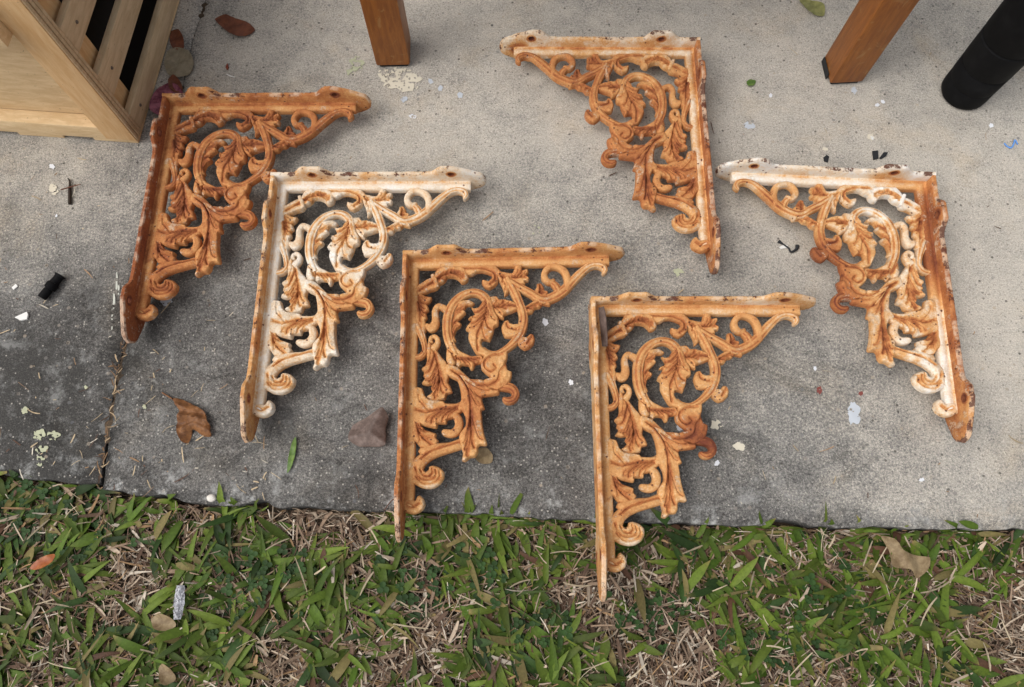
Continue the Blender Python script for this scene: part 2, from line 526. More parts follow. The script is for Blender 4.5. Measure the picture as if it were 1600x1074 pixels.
A_(stroke(T(1, (540,665,75),(500,640,66),(455,632,66),(424,680,66),(428,745,72),(425,800,88),(392,838,100),(352,826,62),(332,800,34)), flutes=False))
A_(stroke(T(1, (395,1060,90),(442,1010,62),(452,962,52),(425,928,46),(388,938,42),(378,972,40),(408,992,30)), flutes=False))
A_(stroke(T(1, (240,800,90),(275,880,85),(305,960,66),(325,1040,62)) + T(2, (322,130,62),(285,175,62),(225,192,60)), tip=False))
A_(leaf(T(2, (360,20),(440,110),(500,190),(548,240),(575,330),(560,430),(585,470),(605,530),(550,550),(530,600),(480,612),(420,615),(360,592),(345,572),(372,555),(405,520),(385,490),(405,452),(345,460),(292,445),(328,392),(308,370),(318,332),(290,300),(330,262),(345,215),(338,120)),
        T(2, (395,70),(440,200),(470,330),(470,470),(430,590)), T(2, (300,300),(303,440),(395,462),(360,565),(470,600),(590,525)), dome=4.2, back=0.35))
# the big C scroll, its inner leaf and the central leaf
A_(stroke(T(1, (640,1120,90),(598,1040,92),(562,950,98),(548,840,102),(560,720,106),(608,612,102),(690,532,92),(790,494,82),(880,506,84),(945,560,92),(975,650,96),(985,740,70)), dome=5.2, tip=True))
A_(leaf(T(1, (560,650),(600,590),(650,585),(700,570),(770,565),(825,600),(802,620),(745,625),(720,668),(738,692),(700,730),(655,775),(692,800),(680,830),(640,860),(622,920),(640,970),(600,985),(570,900),(575,760)),
        T(1, (600,960),(595,840),(610,720),(650,620)), T(1, (685,806),(728,692),(812,600)), dome=3.8, back=0.3))
A_(leaf(T(4, (190,610),(225,560),(285,530),(312,600),(335,680),(370,740),(378,790),(368,820),(330,838),(325,880),(305,935),(285,975),(240,962),(208,968),(200,1000),(225,1045),(290,1085),(250,1130),(150,1100),(100,1022),(68,950),(72,880),(40,860),(55,825),(85,790),(105,757),(65,760),(80,738),(128,718),(125,690),(95,640),(130,652),(170,640)),
        T(4, (255,580),(255,690),(215,800),(160,920),(165,1070)), T(4, (110,655),(75,750),(48,858),(283,965),(368,805)), dome=5.0, back=0.3, z0=0.8))
A_(leaf(T(4, (275,540),(350,528),(378,562),(430,558),(500,575),(560,600),(585,650),(520,682),(475,697),(430,717),(425,755),(385,745),(340,710),(305,640)),
        T(4, (295,640),(380,640),(470,625),(560,632)), T(4, (365,555),(495,585),(420,745)), dome=4.4))
A_(stroke(T(4, (455,350,96),(530,480,98),(575,580,92),(615,680,96),(625,770,98),(605,860,100),(562,945,92),(490,1020,74)) + T(6, (600,318,66),(530,340,58),(455,325,52),(395,280,46)), dome=5.0))
A_(relief_piece('scroll', T(4, (620,795),(560,800),(525,805),(485,790),(470,763),(430,775),(402,835),(412,885),(435,930),(490,938),(580,920)), grooves=[T(4, (600,850),(530,860),(470,840),(455,800))], dome=4.6))
A_(relief_piece('bud', T(4, (600,930),(660,930),(690,900),(725,905),(742,950),(730,1000),(690,1040),(640,1055),(600,1035),(560,990)), grooves=[T(4, (665,1000),(690,960),(712,930))], dome=5.0))
# hook and star leaf under the top rib
A_(relief_piece('scroll', T(4, (-30,225),(60,225),(200,225),(330,228),(392,280),(372,340),(365,390),(330,430),(280,458),(230,440),(200,400),(205,365),(238,372),(268,380),(300,350),(302,322),(250,300),(200,290),(150,295),(110,320),(60,332),(20,300)), grooves=[T(4, (20,265),(120,262),(240,268),(325,310),(335,370),(285,415))], dome=4.4))
A_(leaf(T(4, (330,270),(420,290),(510,300),(540,225),(605,225),(610,270),(665,260),(672,290),(650,320),(680,345),(672,378),(635,385),(640,415),(560,420),(505,430),(485,470),(465,505),(430,528),(425,480),(400,420),(360,350)),
        T(4, (400,340),(480,350),(560,345),(640,340)), T(4, (572,245),(655,275),(668,360),(440,510),(380,310)), dome=4.2, back=0.2))
A_(stroke(T(4, (490,385,80),(600,450,86),(700,500,86),(780,548,92),(850,560,100),(950,522,104)) + T(5, (400,592,104),(480,512,96),(560,432,90),(640,368,76),(718,345,66),(785,358,72),(815,398,60),(790,438,34)), dome=5.0))
A_(stroke(T(5, (420,600,70),(436,540,78),(432,470,78),(398,402,74),(330,366,62),(255,368,64),(206,420,66),(208,480,70),(258,516,60),(310,486,36)), flutes=False, dome=4.4, z0=0.4))
A_(stroke(T(5, (262,505,50),(322,555,78),(345,610,84),(330,650,70)), dome=4.2))
A_(leaf(T(4, (720,500),(755,440),(758,405),(800,400),(830,440),(838,470),(870,478),(872,515),(810,550)), T(4, (790,530),(792,470),(790,415)), T(4, (770,410),(820,430),(862,490)), dome=3.6))
A_(leaf(T(4, (590,660),(650,622),(720,578),(800,555),(900,575),(892,620),(820,608),(790,640),(740,650),(715,690),(670,702),(620,705)), T(4, (640,665),(720,620),(820,580)), T(4, (685,690),(765,640),(880,608)), dome=4.0))
# bud at the branching, lower volute, hook
A_(relief_piece('bud', T(2, (545,110),(580,95),(620,130),(645,190),(640,250),(610,278),(565,262),(540,210)), grooves=[T(2, (565,120),(605,160),(628,215))], dome=6.0, rad=7, z0=1.0))
A_(leaf(T(2, (640,260),(640,170),(620,60),(680,120),(790,170),(900,165),(940,240),(885,245),(835,255),(815,305),(790,308),(765,265),(700,262),(670,290)), T(2, (650,200),(740,205),(880,195)), T(2, (700,262),(803,300),(885,245)), dome=4.0))
A_(relief_piece('scroll', T(6, (430,330),(560,330),(655,318),(655,380),(640,430),(660,500),(700,515),(700,560),(680,620),(640,665),(560,705),(490,690),(410,660),(410,600),(480,572),(430,530),(392,490),(385,440),(405,390)),
               grooves=[T(6, (600,350),(500,360),(430,410),(430,480),(490,520),(545,490),(520,455)), T(6, (640,440),(580,520),(560,600),(480,650),(400,650))], ridges=[T(6, (610,430),(590,520),(540,580)), T(6, (650,520),(630,590),(580,650))], dome=5.4, z0=0.8))
A_(stroke(T(6, (520,660,80),(640,662,92),(708,682,88),(742,738,76),(712,790,76),(652,800,70),(610,768,34)), dome=4.8))
# long hanging leaf
A_(leaf(T(6, (20,540),(40,440),(150,470),(220,540),(290,590),(410,595),(430,640),(500,690),(575,695),(570,740),(410,765),(402,800),(430,880),(395,900),(402,960)) +
        T(7, (468,260),(488,370),(520,470),(505,487),(450,485),(428,505),(425,560),(400,600),(350,606),(300,645),(262,635),(275,570),(255,500),(235,430),(240,370),(300,290),(300,220),(268,150),(235,160)) + T(6, (150,870),(190,790),(178,690),(150,605),(95,580)),
        T(6, (90,510),(190,580),(255,680),(285,820)) + T(7, (350,240),(355,400),(320,590)), T(6, (410,610),(555,720),(418,885)) + T(7, (508,475),(300,635),(262,500)), dome=5.2, back=0.3, z0=0.6))
A_(stroke(T(6, (150,500,36),(250,600,50),(340,670,52),(420,690,40),(520,660,30)), z0=2.4, dome=3.0, flutes=False, name='tendril'))
A_(stroke(T(6, (200,560,30),(290,690,46),(340,800,52),(380,870,44),(415,885,20)), z0=2.2, dome=3.4, flutes=False, name='tendril'))
# lower left leaves, curl and foot scrolls
A_(leaf(T(2, (200,485),(300,490),(325,560),(370,600),(440,605),(520,620),(540,640),(640,640),(720,610),(770,680),(705,720),(650,760),(600,790),(555,800),(545,840),(462,842),(448,885),(345,868),(290,850),(200,820)),
        T(2, (740,660),(620,690),(480,700),(340,730),(230,700)), T(2, (320,858),(440,880),(545,835),(250,510)), dome=4.4, back=0.32))
A_(stroke(T(2, (620,740,60),(662,790,80),(676,850,82),(650,910,84),(596,936,80),(535,925,68),(506,902,36)), flutes=False, z0=0.5))
A_(leaf(T(2, (200,690),(260,690),(290,760),(290,850),(330,900),(390,920),(445,940),(440,980),(470,1010),(440,1060),(330,1085),(280,1070),(240,1022),(200,985)), T(2, (245,700),(245,830),(290,960),(400,1050)), T(2, (300,880),(440,950),(270,1050)), dome=4.2))
A_(relief_piece('scroll', T(3, (775,30),(640,75),(500,85),(400,110),(345,130),(325,172),(345,190),(285,240),(255,300),(250,490),(300,495),(360,525),(430,535),(495,525),(555,485),(588,430),(590,370),(545,325),(480,305),(440,315),(432,350),(400,366),(380,345),(400,300),(460,250),(540,212),(640,180),(790,130)),
               grooves=[T(3, (760,70),(600,120),(460,170),(360,240)), T(3, (300,330),(350,430),(450,450),(510,410),(505,350)), T(3, (310,420),(380,485),(480,480),(545,425),(545,365)), T(3, (350,350),(385,405),(440,415),(472,380),(468,335))], ridges=[T(3, (720,110),(580,150),(450,200),(350,290),(330,390))], dome=4.8, rad=6))
A_(relief_piece('scroll', T(3, (270,640),(300,652),(322,610),(345,600),(385,635),(400,690),(380,740),(330,775),(280,788),(215,775),(180,745),(185,640)), grooves=[T(3, (225,690),(290,715),(345,680))], dome=5.0))

# plates and ribs in the frame of the two arms (turned 1.7 degrees against the tracing frame)
RA = R(1.7)
def rot_mm(V):
    V = np.array(V, float); c, s = math.cos(RA), math.sin(RA)
    V[:, 0], V[:, 1] = c * V[:, 0] - s * V[:, 1], s * V[:, 0] + c * V[:, 1]
    return V
def lobe(s, c, w, top):
    u = np.clip((w - np.abs(s - c)) / (w * 0.62), 0, 1)
    return top * u * u * (3 - 2 * u)
def plate_profile(L, c1, c2, s0):
    s = np.linspace(s0, L, 150)
    w = 18.0 + lobe(s, c1, 27, 13.5) + np.where(s < c2, lobe(s, c2, 30, 13.5), 13.5)
    u = np.clip((s - c2) / (L - c2), 0, 1)
    w = np.where(s > c2, (31.5 - 20 * u ** 1.2) * np.sqrt(np.clip(1 - np.clip((u - 0.82) / 0.18, 0, 1) ** 2, 0, 1)), w)
    w = w + 0.35 * np.sin(s * 0.9) * np.sin(s * 0.23)
    return s, w
def plate(L, c1, c2, s0, along):
    s, w = plate_profile(L, c1, c2, s0)
    O = np.r_[np.stack([s, w + 0.5], -1), np.stack([s[::-1], -np.minimum(w[::-1], 30.4)], -1)]
    O = resample(O, 2.2)
    O = O + np.stack([fbm2(O, .22, 21, 3), fbm2(O, .22, 22, 3)], -1) * 0.45
    Tn = np.roll(O, -1, 0) - np.roll(O, 1, 0); Tn /= np.linalg.norm(Tn, axis=1)[:, None]
    In = O + np.stack([Tn[:, 1], -Tn[:, 0]], -1) * 1.3          # outline runs clockwise: inward normal
    hol = [np.stack([cc + 4.6 * np.cos(a), zz + 4.2 * np.sin(a)], -1) for a in [np.linspace(0, 2 * np.pi, 16, endpoint=False)] for cc in (c1, c2) for zz in (20.5, -20.5)]
    P = hexgrid(In, 4.0, 1.6, hol)
    rings = np.vstack([h.mean(0) + (h - h.mean(0)) * 1.28 for h in hol])
    P = np.vstack([P[np.min([((P - h.mean(0)) ** 2).sum(1) for h in hol], 0) > 7.2 ** 2], rings, np.vstack([h.mean(0) + (h - h.mean(0)) * 1.75 for h in hol])])
    V, F, loops = cdt_fill([In] + hol, P)
    n = len(V)
    th = 6.0
    dl = seg_dist(V, In, True)
    dish = 0.9 * np.clip(dl / 5, 0, 1)                          # inner face slightly sunk inside its rim
    VV = [(a, b, -dish[i]) for i, (a, b) in enumerate(V)] + [(a, b, th) for a, b in V]
    rim = list(np.clip(1 - dl / 3.5, 0, 1)) * 2
    FF = [f for f in F] + [tuple(n + i for i in f[::-1]) for f in F]
    li = loops[0]; r0 = len(VV)
    O = np.array([O[int(np.argmin(((In - V[i]) ** 2).sum(1)))] for i in li])
    VV += [(a, b, 1.3) for a, b in O] + [(a, b, th - 1.3) for a, b in O]; rim += [1.0] * (2 * len(O))
    m = len(O)
    for a in range(m):
        b = (a + 1) % m
        FF += [(li[a], li[b], r0 + b, r0 + a), (r0 + a, r0 + b, r0 + m + b, r0 + m + a), (r0 + m + a, r0 + m + b, n + li[b], n + li[a])]
    hole_rust_shade = np.zeros(len(VV))
    for hi, h in zip(loops[1:], hol):
        m2 = len(hi); hc = h.mean(0)
        dr = np.sqrt(((V - hc) ** 2).sum(1))
        for i in np.nonzero(dr < 6.2)[0]: hole_rust_shade[i] = hole_rust_shade[n + i] = 0.75
        w0 = len(VV)
        VV += [(V[i][0], V[i][1], VV[i][2] + 0.02) for i in hi] + [(V[i][0], V[i][1], th) for i in hi]
        rim += [0.0] * (2 * m2); hole_rust_shade = np.r_[hole_rust_shade, np.full(2 * m2, 1.4)]  # hole walls: rust plus painted shade, so lit holes still read dark
        for a in range(m2):
            b = (a + 1) % m2; FF.append((w0 + b, w0 + a, w0 + m2 + a, w0 + m2 + b))
    VV = np.array(VV)
    if along == 'p': W = np.stack([VV[:, 0], 13 + VV[:, 2], VV[:, 1]], -1)
    else: W = np.stack([-13 - VV[:, 2], -VV[:, 0], VV[:, 1]], -1)
    return 'mounting_plate', rot_mm(W), FF, (np.array(rim), hole_rust_shade)
PLATES = [plate(267, 37, 221, -19.2, 'p'), plate(341, 46, 292, -12.8, 'q')]

def rib(L, along):
    d = np.array([0, 1.2, 2.6, 4.2, 6.4, 8.8, 11.0, 12.4, 13.0, 13.1, 0])          # from the plate to the free edge
    z = np.array([5.2, 4.0, 2.6, 2.9, 3.6, 3.8, 3.2, 2.0, 0.0, -6.0, -6.0])
    g = np.array([0.7, 0.9, 1.0, 0.5, 0.1, 0, 0.1, 0.2, 0.4, 0.3, 0.3])
    s = np.r_[np.linspace(0, L - 7, 60), L - 5, L - 3, L - 1.3, L]
    VV, gr = [], []
    m = len(d)
    for i, si in enumerate(s):
        e = min(1.0, (L - si) / 7.0 + 0.25); e = math.sqrt(max(0.05, 1 - (1 - e) ** 2))
        for j in range(m):
            zz = z[j] if z[j] < 0 else z[j] * e
            st = max(si, -13 + d[j]) if i else -13 + d[j]
            q = 13 - d[j]
            VV.append((st, q, zz) if along == 'p' else (-q, -st, zz)); gr.append(g[j])
    F = []
    for i in range(len(s) - 1):
        for j in range(m):
            k = (j + 1) % m; F.append((i * m + j, i * m + k, (i + 1) * m + k, (i + 1) * m + j))
    F += [tuple(range(m)), tuple((len(s) - 1) * m + j for j in range(m))]
    VV = np.array(VV); VV[:, 2] += 0.2 * fbm2(VV[:, :2], 0.12, 31, 3)
    return 'rib', rot_mm(VV), F, np.array(gr)
RIBS = [rib(246, 'p'), rib(306, 'q')]

# ------------------------------------------------------------------ rust and flaking paint
STOPS = [(0.0, (0.75, 0.72, 0.675)), (0.2, (0.71, 0.575, 0.42)), (0.40, (0.605, 0.322, 0.122)), (0.60, (0.455, 0.178, 0.058)), (0.80, (0.30, 0.095, 0.032)), (1.0, (0.15, 0.04, 0.02))]
def rust(name, amount, contrast=1.0, groove=0.3, chips=0.5, spots=(), white=(), flake=0.55):
    t = NT(name); v = t.coord()
    big = t.noise(v, 16, 5, 0.6, 0.3); mid = t.noise(v, 70, 6, 0.65); fine = t.noise(v, 420, 4, 0.7)
    a = t.math('MULTIPLY_ADD', t.math('SUBTRACT', big, 0.5), 1.1 * contrast, amount)
    a = t.math('MULTIPLY_ADD', t.math('SUBTRACT', mid, 0.5), 0.75 * contrast, a)
    a = t.math('MULTIPLY_ADD', t.math('SUBTRACT', fine, 0.5), 0.5, a)
    a = t.math('MULTIPLY_ADD', t.math('MULTIPLY', t.attr('groove'), t.step(mid, 0.25, 0.72, 0.35, 1.15)), groove, a)
    for lst, sg in ((spots, 1), (white, -1)):
        for (x, y, r, s) in lst:                                  # mm in the bracket: worn-through or clean patches
            dn = t.n('VectorMath', operation='DISTANCE'); t.l(v, dn.inputs[0]); dn.inputs[1].default_value = (x / 1000, y / 1000, 0)
            dd = t.math('MULTIPLY_ADD', t.math('SUBTRACT', mid, 0.5), 0.03, dn.outputs['Value'])
            a = t.math('ADD', a, t.step(dd, r / 1000, r / 4000, 0.0, sg * s))
    a = t.math('MAXIMUM', t.math('MINIMUM', a, 1.0), 0.0)
    col = t.ramp(a, STOPS)
    # chalky remains of the white paint
    fk = t.math('MULTIPLY', t.step(t.math('MULTIPLY_ADD', t.math('SUBTRACT', fine, 0.5), 0.35, t.noise(v, 42, 8, 0.8)), 0.565, 0.615), t.step(t.attr('groove'), 0.5, 0.05))
    col = t.mix(t.math('MULTIPLY', fk, flake), col, (0.70, 0.575, 0.43))
    # scale: darker rust plates with hard edges
    sc = t.step(t.math('MULTIPLY_ADD', a, 0.22, t.noise(v, 60, 8, 0.78, 0.4)), 0.70, 0.735)
    col = t.mix(t.math('MULTIPLY', sc, 0.55), col, (0.26, 0.085, 0.032))
    # flaked spots down to dark iron oxide, mostly along the rims
    ch = t.math('MULTIPLY_ADD', t.attr('rim'), 0.16 * chips, t.noise(v, 40, 8, 0.78))
    ch = t.step(ch, 0.70, 0.73)
    vo = t.voro(v, 190)
    rs = t.n('SeparateColor'); t.l(vo.outputs['Color'], rs.inputs[0])
    pit = t.math('MULTIPLY', t.step(vo.outputs['Distance'], 0.3, 0.16), t.step(rs.outputs[0], 1 - 0.13 * chips, 1 - 0.11 * chips))
    dk = t.math('MAXIMUM', t.math('MULTIPLY', ch, 0.85), t.math('MULTIPLY', pit, 0.75))
    col = t.mix(dk, col, (0.115, 0.038, 0.022))
    # the outer arris keeps a pale flaky paint line in places
    pl = t.math('MULTIPLY', t.step(t.attr('rim'), 0.6, 0.95), t.step(t.noise(v, 45, 4, 0.6), 0.46, 0.6))
    col = t.mix(t.math('MULTIPLY', pl, 0.55), col, (0.70, 0.56, 0.42))
    col = t.mix(dk, col, (0.115, 0.038, 0.022))
    t.base(col); t.rough(t.step(a, 0, 1, 0.62, 0.9))
    h = t.math('ADD', t.math('MULTIPLY', fine, 0.8), t.math('MULTIPLY', t.noise(v, 1300, 2), 0.35))
    h = t.math('SUBTRACT', h, t.math('MULTIPLY', dk, 0.9))
    h = t.math('ADD', h, t.math('MULTIPLY', fk, 0.45))
    t.bump(h, 0.7, 0.0014)
    return t.m

MAT = {
 1: dict(scroll=rust('rust_orange_brown', .60, .6, .32, .9), rib=rust('rust_orange_brown_rib', .52, .7, .25, .6), top=rust('rust_orange_brown_plate', .58, .7, .6, .9), side=rust('rust_red_brown_plate', .86, .5, .6, .9)),
 2: dict(scroll=rust('white_paint_scroll', .2, .62, .42, .9, [(70,-190,60,.12),(110,-160,45,.2)], [(75,-90,22,.1)]), rib=rust('white_paint_rib', .12, .5, .2, .4), top=rust('white_paint_plate', .2, .8, .6, 1.0, [(37,15,50,.25)]), side=rust('white_paint_side', .46, .9, .6, 1.0)),
 3: dict(scroll=rust('ochre_scroll', .46, .42, .34, .9, [(70,-190,50,.14),(148,-95,30,.15),(125,-170,28,.2)], [(40,-285,35,.16),(230,-10,55,.14)]), rib=rust('ochre_rib', .43, .45, .2, .5), top=rust('ochre_plate', .48, .5, .6, 1.0), side=rust('ochre_side', .66, .7, .6, 1.0)),
 4: dict(scroll=rust('orange_scroll', .57, .55, .3, .9, [(120,-170,60,.12)], [(40,0,60,.2),(30,-280,50,.2)]), rib=rust('cream_rib', .27, .7, .3, .5), top=rust('cream_plate', .30, .9, .6, 1.0, [(240,15,20,.5)]), side=rust('cream_side', .66, .9, .6, 1.0)),
 5: dict(scroll=rust('pale_ochre_scroll', .45, .45, .34, .9, [(112,-150,34,.42),(128,-168,22,.3)], [(40,-280,45,.2),(230,-10,50,.14)]), rib=rust('pale_ochre_rib', .38, .45, .15, .5), top=rust('pale_ochre_plate', .43, .6, .6, 1.0, (), [(190,15,50,.2)]), side=rust('pale_ochre_side', .46, .8, .6, .8)),
 6: dict(scroll=rust('mixed_scroll', .36, .65, .45, .9, [(135,-110,55,.45),(118,-165,40,.4),(200,-25,30,.22)], [(40,-5,60,.3),(30,-280,60,.25),(40,-220,30,.15)]), rib=rust('mixed_rib', .09, .5, .2, .5, [(-6,-60,110,.6),(-4,-130,80,.25)]), top=rust('white_top_plate', .13, .9, .6, 1.1, [(37,15,40,.2),(240,10,14,.4)]), side=rust('rusted_side_plate', .62, 1.0, .6, 1.0)),
}

def build_bracket_meshes(mir):
    out = []
    for kind, lst in (('scroll', PC), ('rib', RIBS), ('plate', PLATES)):
        for i, (nm, V, F, at) in enumerate(lst):
            W = np.array(V) / 1000.0
            if mir: W[:, 0] *= -1; 
            me = mesh_from(nm, W, F, True, 38, {'rim': at[0], 'groove': at[1]} if kind == 'plate' else {'groove': at})
            role = kind if kind != 'plate' else ('top', 'side')[i]
            me.materials.append(MAT[1]['scroll'])
            out.append((nm, role, me))
    return out
SETS = {False: build_bracket_meshes(False), True: build_bracket_meshes(True)}
# mirrored brackets read their patches at mirrored x: the same material works on -x, so give those their own copies
def mirrored(mat):
    m = mat.copy()
    for n in m.node_tree.nodes:
        if n.type == 'VECT_MATH':
            q = n.inputs[1].default_value; n.inputs[1].default_value = (-q[0], q[1], q[2])
    return m
for i in (4, 6): MAT[i] = {k: mirrored(m) for k, m in MAT[i].items()}
LABEL = {
 1: 'orange-brown rusted scroll bracket farthest left, near the crate corner',
 2: 'mostly white painted scroll bracket with orange stains in its grooves, second from left',
 3: 'ochre rust-stained scroll bracket in the middle, between the white one and the front one',
 4: 'mirrored scroll bracket with rusty leaves and cream plates, highest of the right pair',
 5: 'ochre scroll bracket with red-brown volute, its foot farthest out on the grass',
 6: 'mirrored scroll bracket with white top arm and rusty side plate, farthest right',
}
for i in range(1, 7):
    X, Y, a = POSE[i]
    b = empty('iron_bracket', (X / 1000, Y / 1000, ZP + 0.0012), R(a))
    tag(b, LABEL[i], 'bracket', 'cast iron shelf brackets laid out on the concrete')
    for nm, role, me in SETS[i in (4, 6)]:
        o = bpy.data.objects.new(nm, me); C.objects.link(o); o.parent = b
        o.material_slots[0].link = 'OBJECT'; o.material_slots[0].material = MAT[i][role]

# ------------------------------------------------------------------ wooden crate
def wood_mat(name, c0, c1, scale=(6, 6, 1.2), rough=0.6, ply=False, scratch=None):
    t = NT(name); v = t.coord()
    mp = t.n('Mapping'); t.l(v, mp.inputs[0]); mp.inputs['Scale'].default_value = scale
    f = t.noise(mp.outputs[0], 30, 6, 0.6, 0.6); f2 = t.noise(mp.outputs[0], 160, 3, 0.6)
    col = t.mix(t.step(f, 0.3, 0.72), c0, c1)
    col = t.mix(t.math('MULTIPLY', t.step(f2, 0.55, 0.8), 0.4), col, tuple(c * 0.6 for c in c0))
    k = t.noise(v, 300, 2); col = t.mix(t.math('MULTIPLY', t.step(k, 0.70, 0.76), 0.6), col, (0.10, 0.06, 0.03))
    if scratch:
        s1 = t.step(t.noise(v, 34, 5, 0.65, 1.5), 0.58, 0.68); col = t.mix(t.math('MULTIPLY', s1, 0.6), col, scratch)
    t.base(col); t.rough(rough); t.bump(f2, 0.25, 0.0008)
    return t.m
M_ply = wood_mat('plywood', (0.63, 0.44, 0.235), (0.76, 0.57, 0.34), (1.2, 6, 6))
M_stile = wood_mat('crate_stile_wood', (0.60, 0.355, 0.155), (0.70, 0.47, 0.245), (6, 6, 0.8))
M_slat = wood_mat('crate_slat_wood', (0.47, 0.335, 0.195), (0.60, 0.45, 0.28), (6, 0.8, 6))
M_crate_shade = plain('painted_crate_shade', (0.022, 0.018, 0.015), 0.9)  # near-black colour stands in for the shade inside the crate
c0 = G(222, 224); ang = math.atan2(G(283, 10).y - c0.y, G(283, 10).x - c0.x) - math.pi / 2
cr = empty('wooden_crate', c0, ang)
tag(cr, 'pale plywood crate with open side slats standing at the upper left corner', 'crate')
# local frame: x to the left is negative along the front, y runs back
def cb(nm, x0, x1, y0, y1, z0, z1, m, bev=0.001, parent=None): return bevel_box(nm, x0, x1, y0, y1, z0, z1, m, parent or cr, bev)
cb('front_panel', -0.50, -0.0452, 0.018, 0.030, 0.012, 0.36, M_ply)
cb('bottom_rail', -0.50, -0.0455, -0.003, 0.0175, 0.010, 0.036, M_ply)
st = cb('stile', -0.045, -0.0015, -0.004, 0.016, 0.011, 0.37, M_stile)
for k in range(3):     # plywood layers that show along the stile's edge
    cb('ply_layer', -0.0018, 0.0006 + 0.0006 * (k % 2), -0.0025 + k * 0.0062, 0.0022 + k * 0.0062, 0.0115, 0.3695, M_slat, 0.0005, st)
cb('inner_post', -0.036, -0.016, 0.0305, 0.060, 0.010, 0.36, M_stile)
for z0, z1 in ((0.010, 0.043), (0.084, 0.124), (0.166, 0.206), (0.248, 0.288), (0.328, 0.362)):
    sl = cb('side_slat', -0.0105, -0.001, 0.0165, 0.62, z0, z1, M_slat)
    nl = bmesh.new(); bmesh.ops.create_cone(nl, cap_ends=True, segments=10, radius1=0.0026, radius2=0.002, depth=0.0016)
    bmesh.ops.rotate(nl, verts=nl.verts, matrix=Matrix.Rotation(R(90), 3, 'Y')); bmesh.ops.translate(nl, verts=nl.verts, vec=(-0.0006, 0.045, (z0 + z1) / 2))
    nm = bpy.data.meshes.new('nail_head'); nl.to_mesh(nm); nl.free()
    obj('nail_head', nm, plain('nail_steel', (0.12, 0.09, 0.07), 0.5), sl)
cb('top_rail', -0.50, -0.0455, -0.022, 0.0175, 0.252, 0.285, M_slat)
cb('top_rail', -0.50, -0.0455, -0.022, 0.0175, 0.215, 0.238, M_ply)
for x0, x1 in ((-0.068, -0.004), (-0.178, -0.112), (-0.50, -0.232)): cb('skid', x0, x1, -0.001, 0.60, 0.0006, 0.0095, M_ply)
cb('floor_board', -0.50, -0.017, 0.031, 0.61, 0.0105, 0.020, M_crate_shade)
cb('lid', -0.50, 0.0, -0.004, 0.633, 0.3705, 0.380, M_ply)  # unseen lid, added to darken the gaps between the slats
cb('added_end_panel', -0.512, -0.5005, 0.0, 0.63, 0.0005, 0.370, M_ply)  # unseen left end, added to keep light out of the crate
cb('shade_panel', -0.075, -0.065, 0.062, 0.60, 0.0205, 0.36, M_crate_shade)  # added panel close behind the slats, shade painted into its colour
cb('back_panel', -0.50, -0.004, 0.621, 0.633, 0.0005, 0.36, M_ply)

# ------------------------------------------------------------------ table with brown legs, black post
M_leg = wood_mat('varnished_leg', (0.20, 0.065, 0.014), (0.30, 0.105, 0.02), (6, 6, 0.8), 0.42, scratch=(0.34, 0.19, 0.07))
M_pad = plain('rubber_pad', (0.02, 0.02, 0.02), 0.8)
tb = empty('wooden_table', G(965, 115), 0.0)
tag(tb, 'brown varnished wooden table whose two square legs show at the top edge', 'table')
o0 = Vector(tb.location)
def leg(pl, pr, depth, twist, splay):
    a = G(*pl, 0.006); b = G(*pr, 0.006); w = (b - a).length
    M = Matrix.Translation((a + b) / 2 - o0) @ Matrix.Rotation(twist, 4, 'Z') @ Matrix(((1, 0, splay[0], 0), (0, 1, splay[1], 0), (0, 0, 1, 0), (0, 0, 0, 1)))
    lg = bevel_box('leg', -w / 2, w / 2, 0, depth, 0.0, 0.47, M_leg, tb, 0.0035, M)
    if pl[0] > 1000: bevel_box('rubber_edge', -w / 2 - .0018, -w / 2 - .0002, .012, depth - .002, -.005, .006, M_pad, lg, 0.001, M)
    bevel_box('foot_pad', -w / 2 + .004, w / 2 - .004, 0.003, depth - .003, -0.0055, -0.0003, M_pad, lg, 0.001, M)
leg((588, 103), (641, 103), 0.050, R(1), (0.0, 0.0))
leg((1296, 130), (1348, 130), 0.046, R(3), (0.02, 0.0))
yb = G(965, 115).y
bevel_box('apron', -0.33, 0.33, 0.012, 0.034, 0.40, 0.465, M_leg, tb, 0.002)
bevel_box('table_top', -0.38, 0.38, -0.01, 0.40, 0.471, 0.492, M_leg, tb, 0.003)
for sx in (-0.33, 0.33): bevel_box('leg', sx - .025, sx + .025, 0.335, 0.385, 0.0, 0.4705, M_leg, tb, 0.003)

t = NT('black_plastic'); v = t.coord()
f = t.noise(v, 40, 5, 0.7)
t.base(t.mix(t.step(f, 0.45, 0.75), (0.004, 0.004, 0.0045), (0.009, 0.009, 0.0095))); t.rough(0.7); t.p.inputs['Specular IOR Level'].default_value = 0.12; t.bump(t.noise(v, 200, 3), 0.15, 0.0006)
M_blk = t.m
def lathe(name, prof, n, mat, parent=None, M=None, cap=True, sharp=40):
    V, F = [], []
    for r, z in prof:
        for k in range(n): V.append((r * math.cos(2 * math.pi * k / n), r * math.sin(2 * math.pi * k / n), z))
    for i in range(len(prof) - 1):
        for k in range(n): F.append((i * n + k, i * n + (k + 1) % n, (i + 1) * n + (k + 1) % n, (i + 1) * n + k))
    if cap: F += [tuple(range(n))[::-1], tuple((len(prof) - 1) * n + k for k in range(n))]
    me = mesh_from(name, V, F, True, sharp)
    if M is not None: me.transform(M)
    return obj(name, me, mat, parent)
pc = G(1503, 146)
bp = empty('black_post', (pc.x, pc.y, 0.0004))
tag(bp, 'thick black round plastic post standing in the upper right corner', 'post')
lathe('foot', [(0.022, 0), (0.030, 0.001), (0.0328, 0.005), (0.0336, 0.012), (0.0338, 0.03), (0.0334, 0.0315)], 48, M_blk, bp)
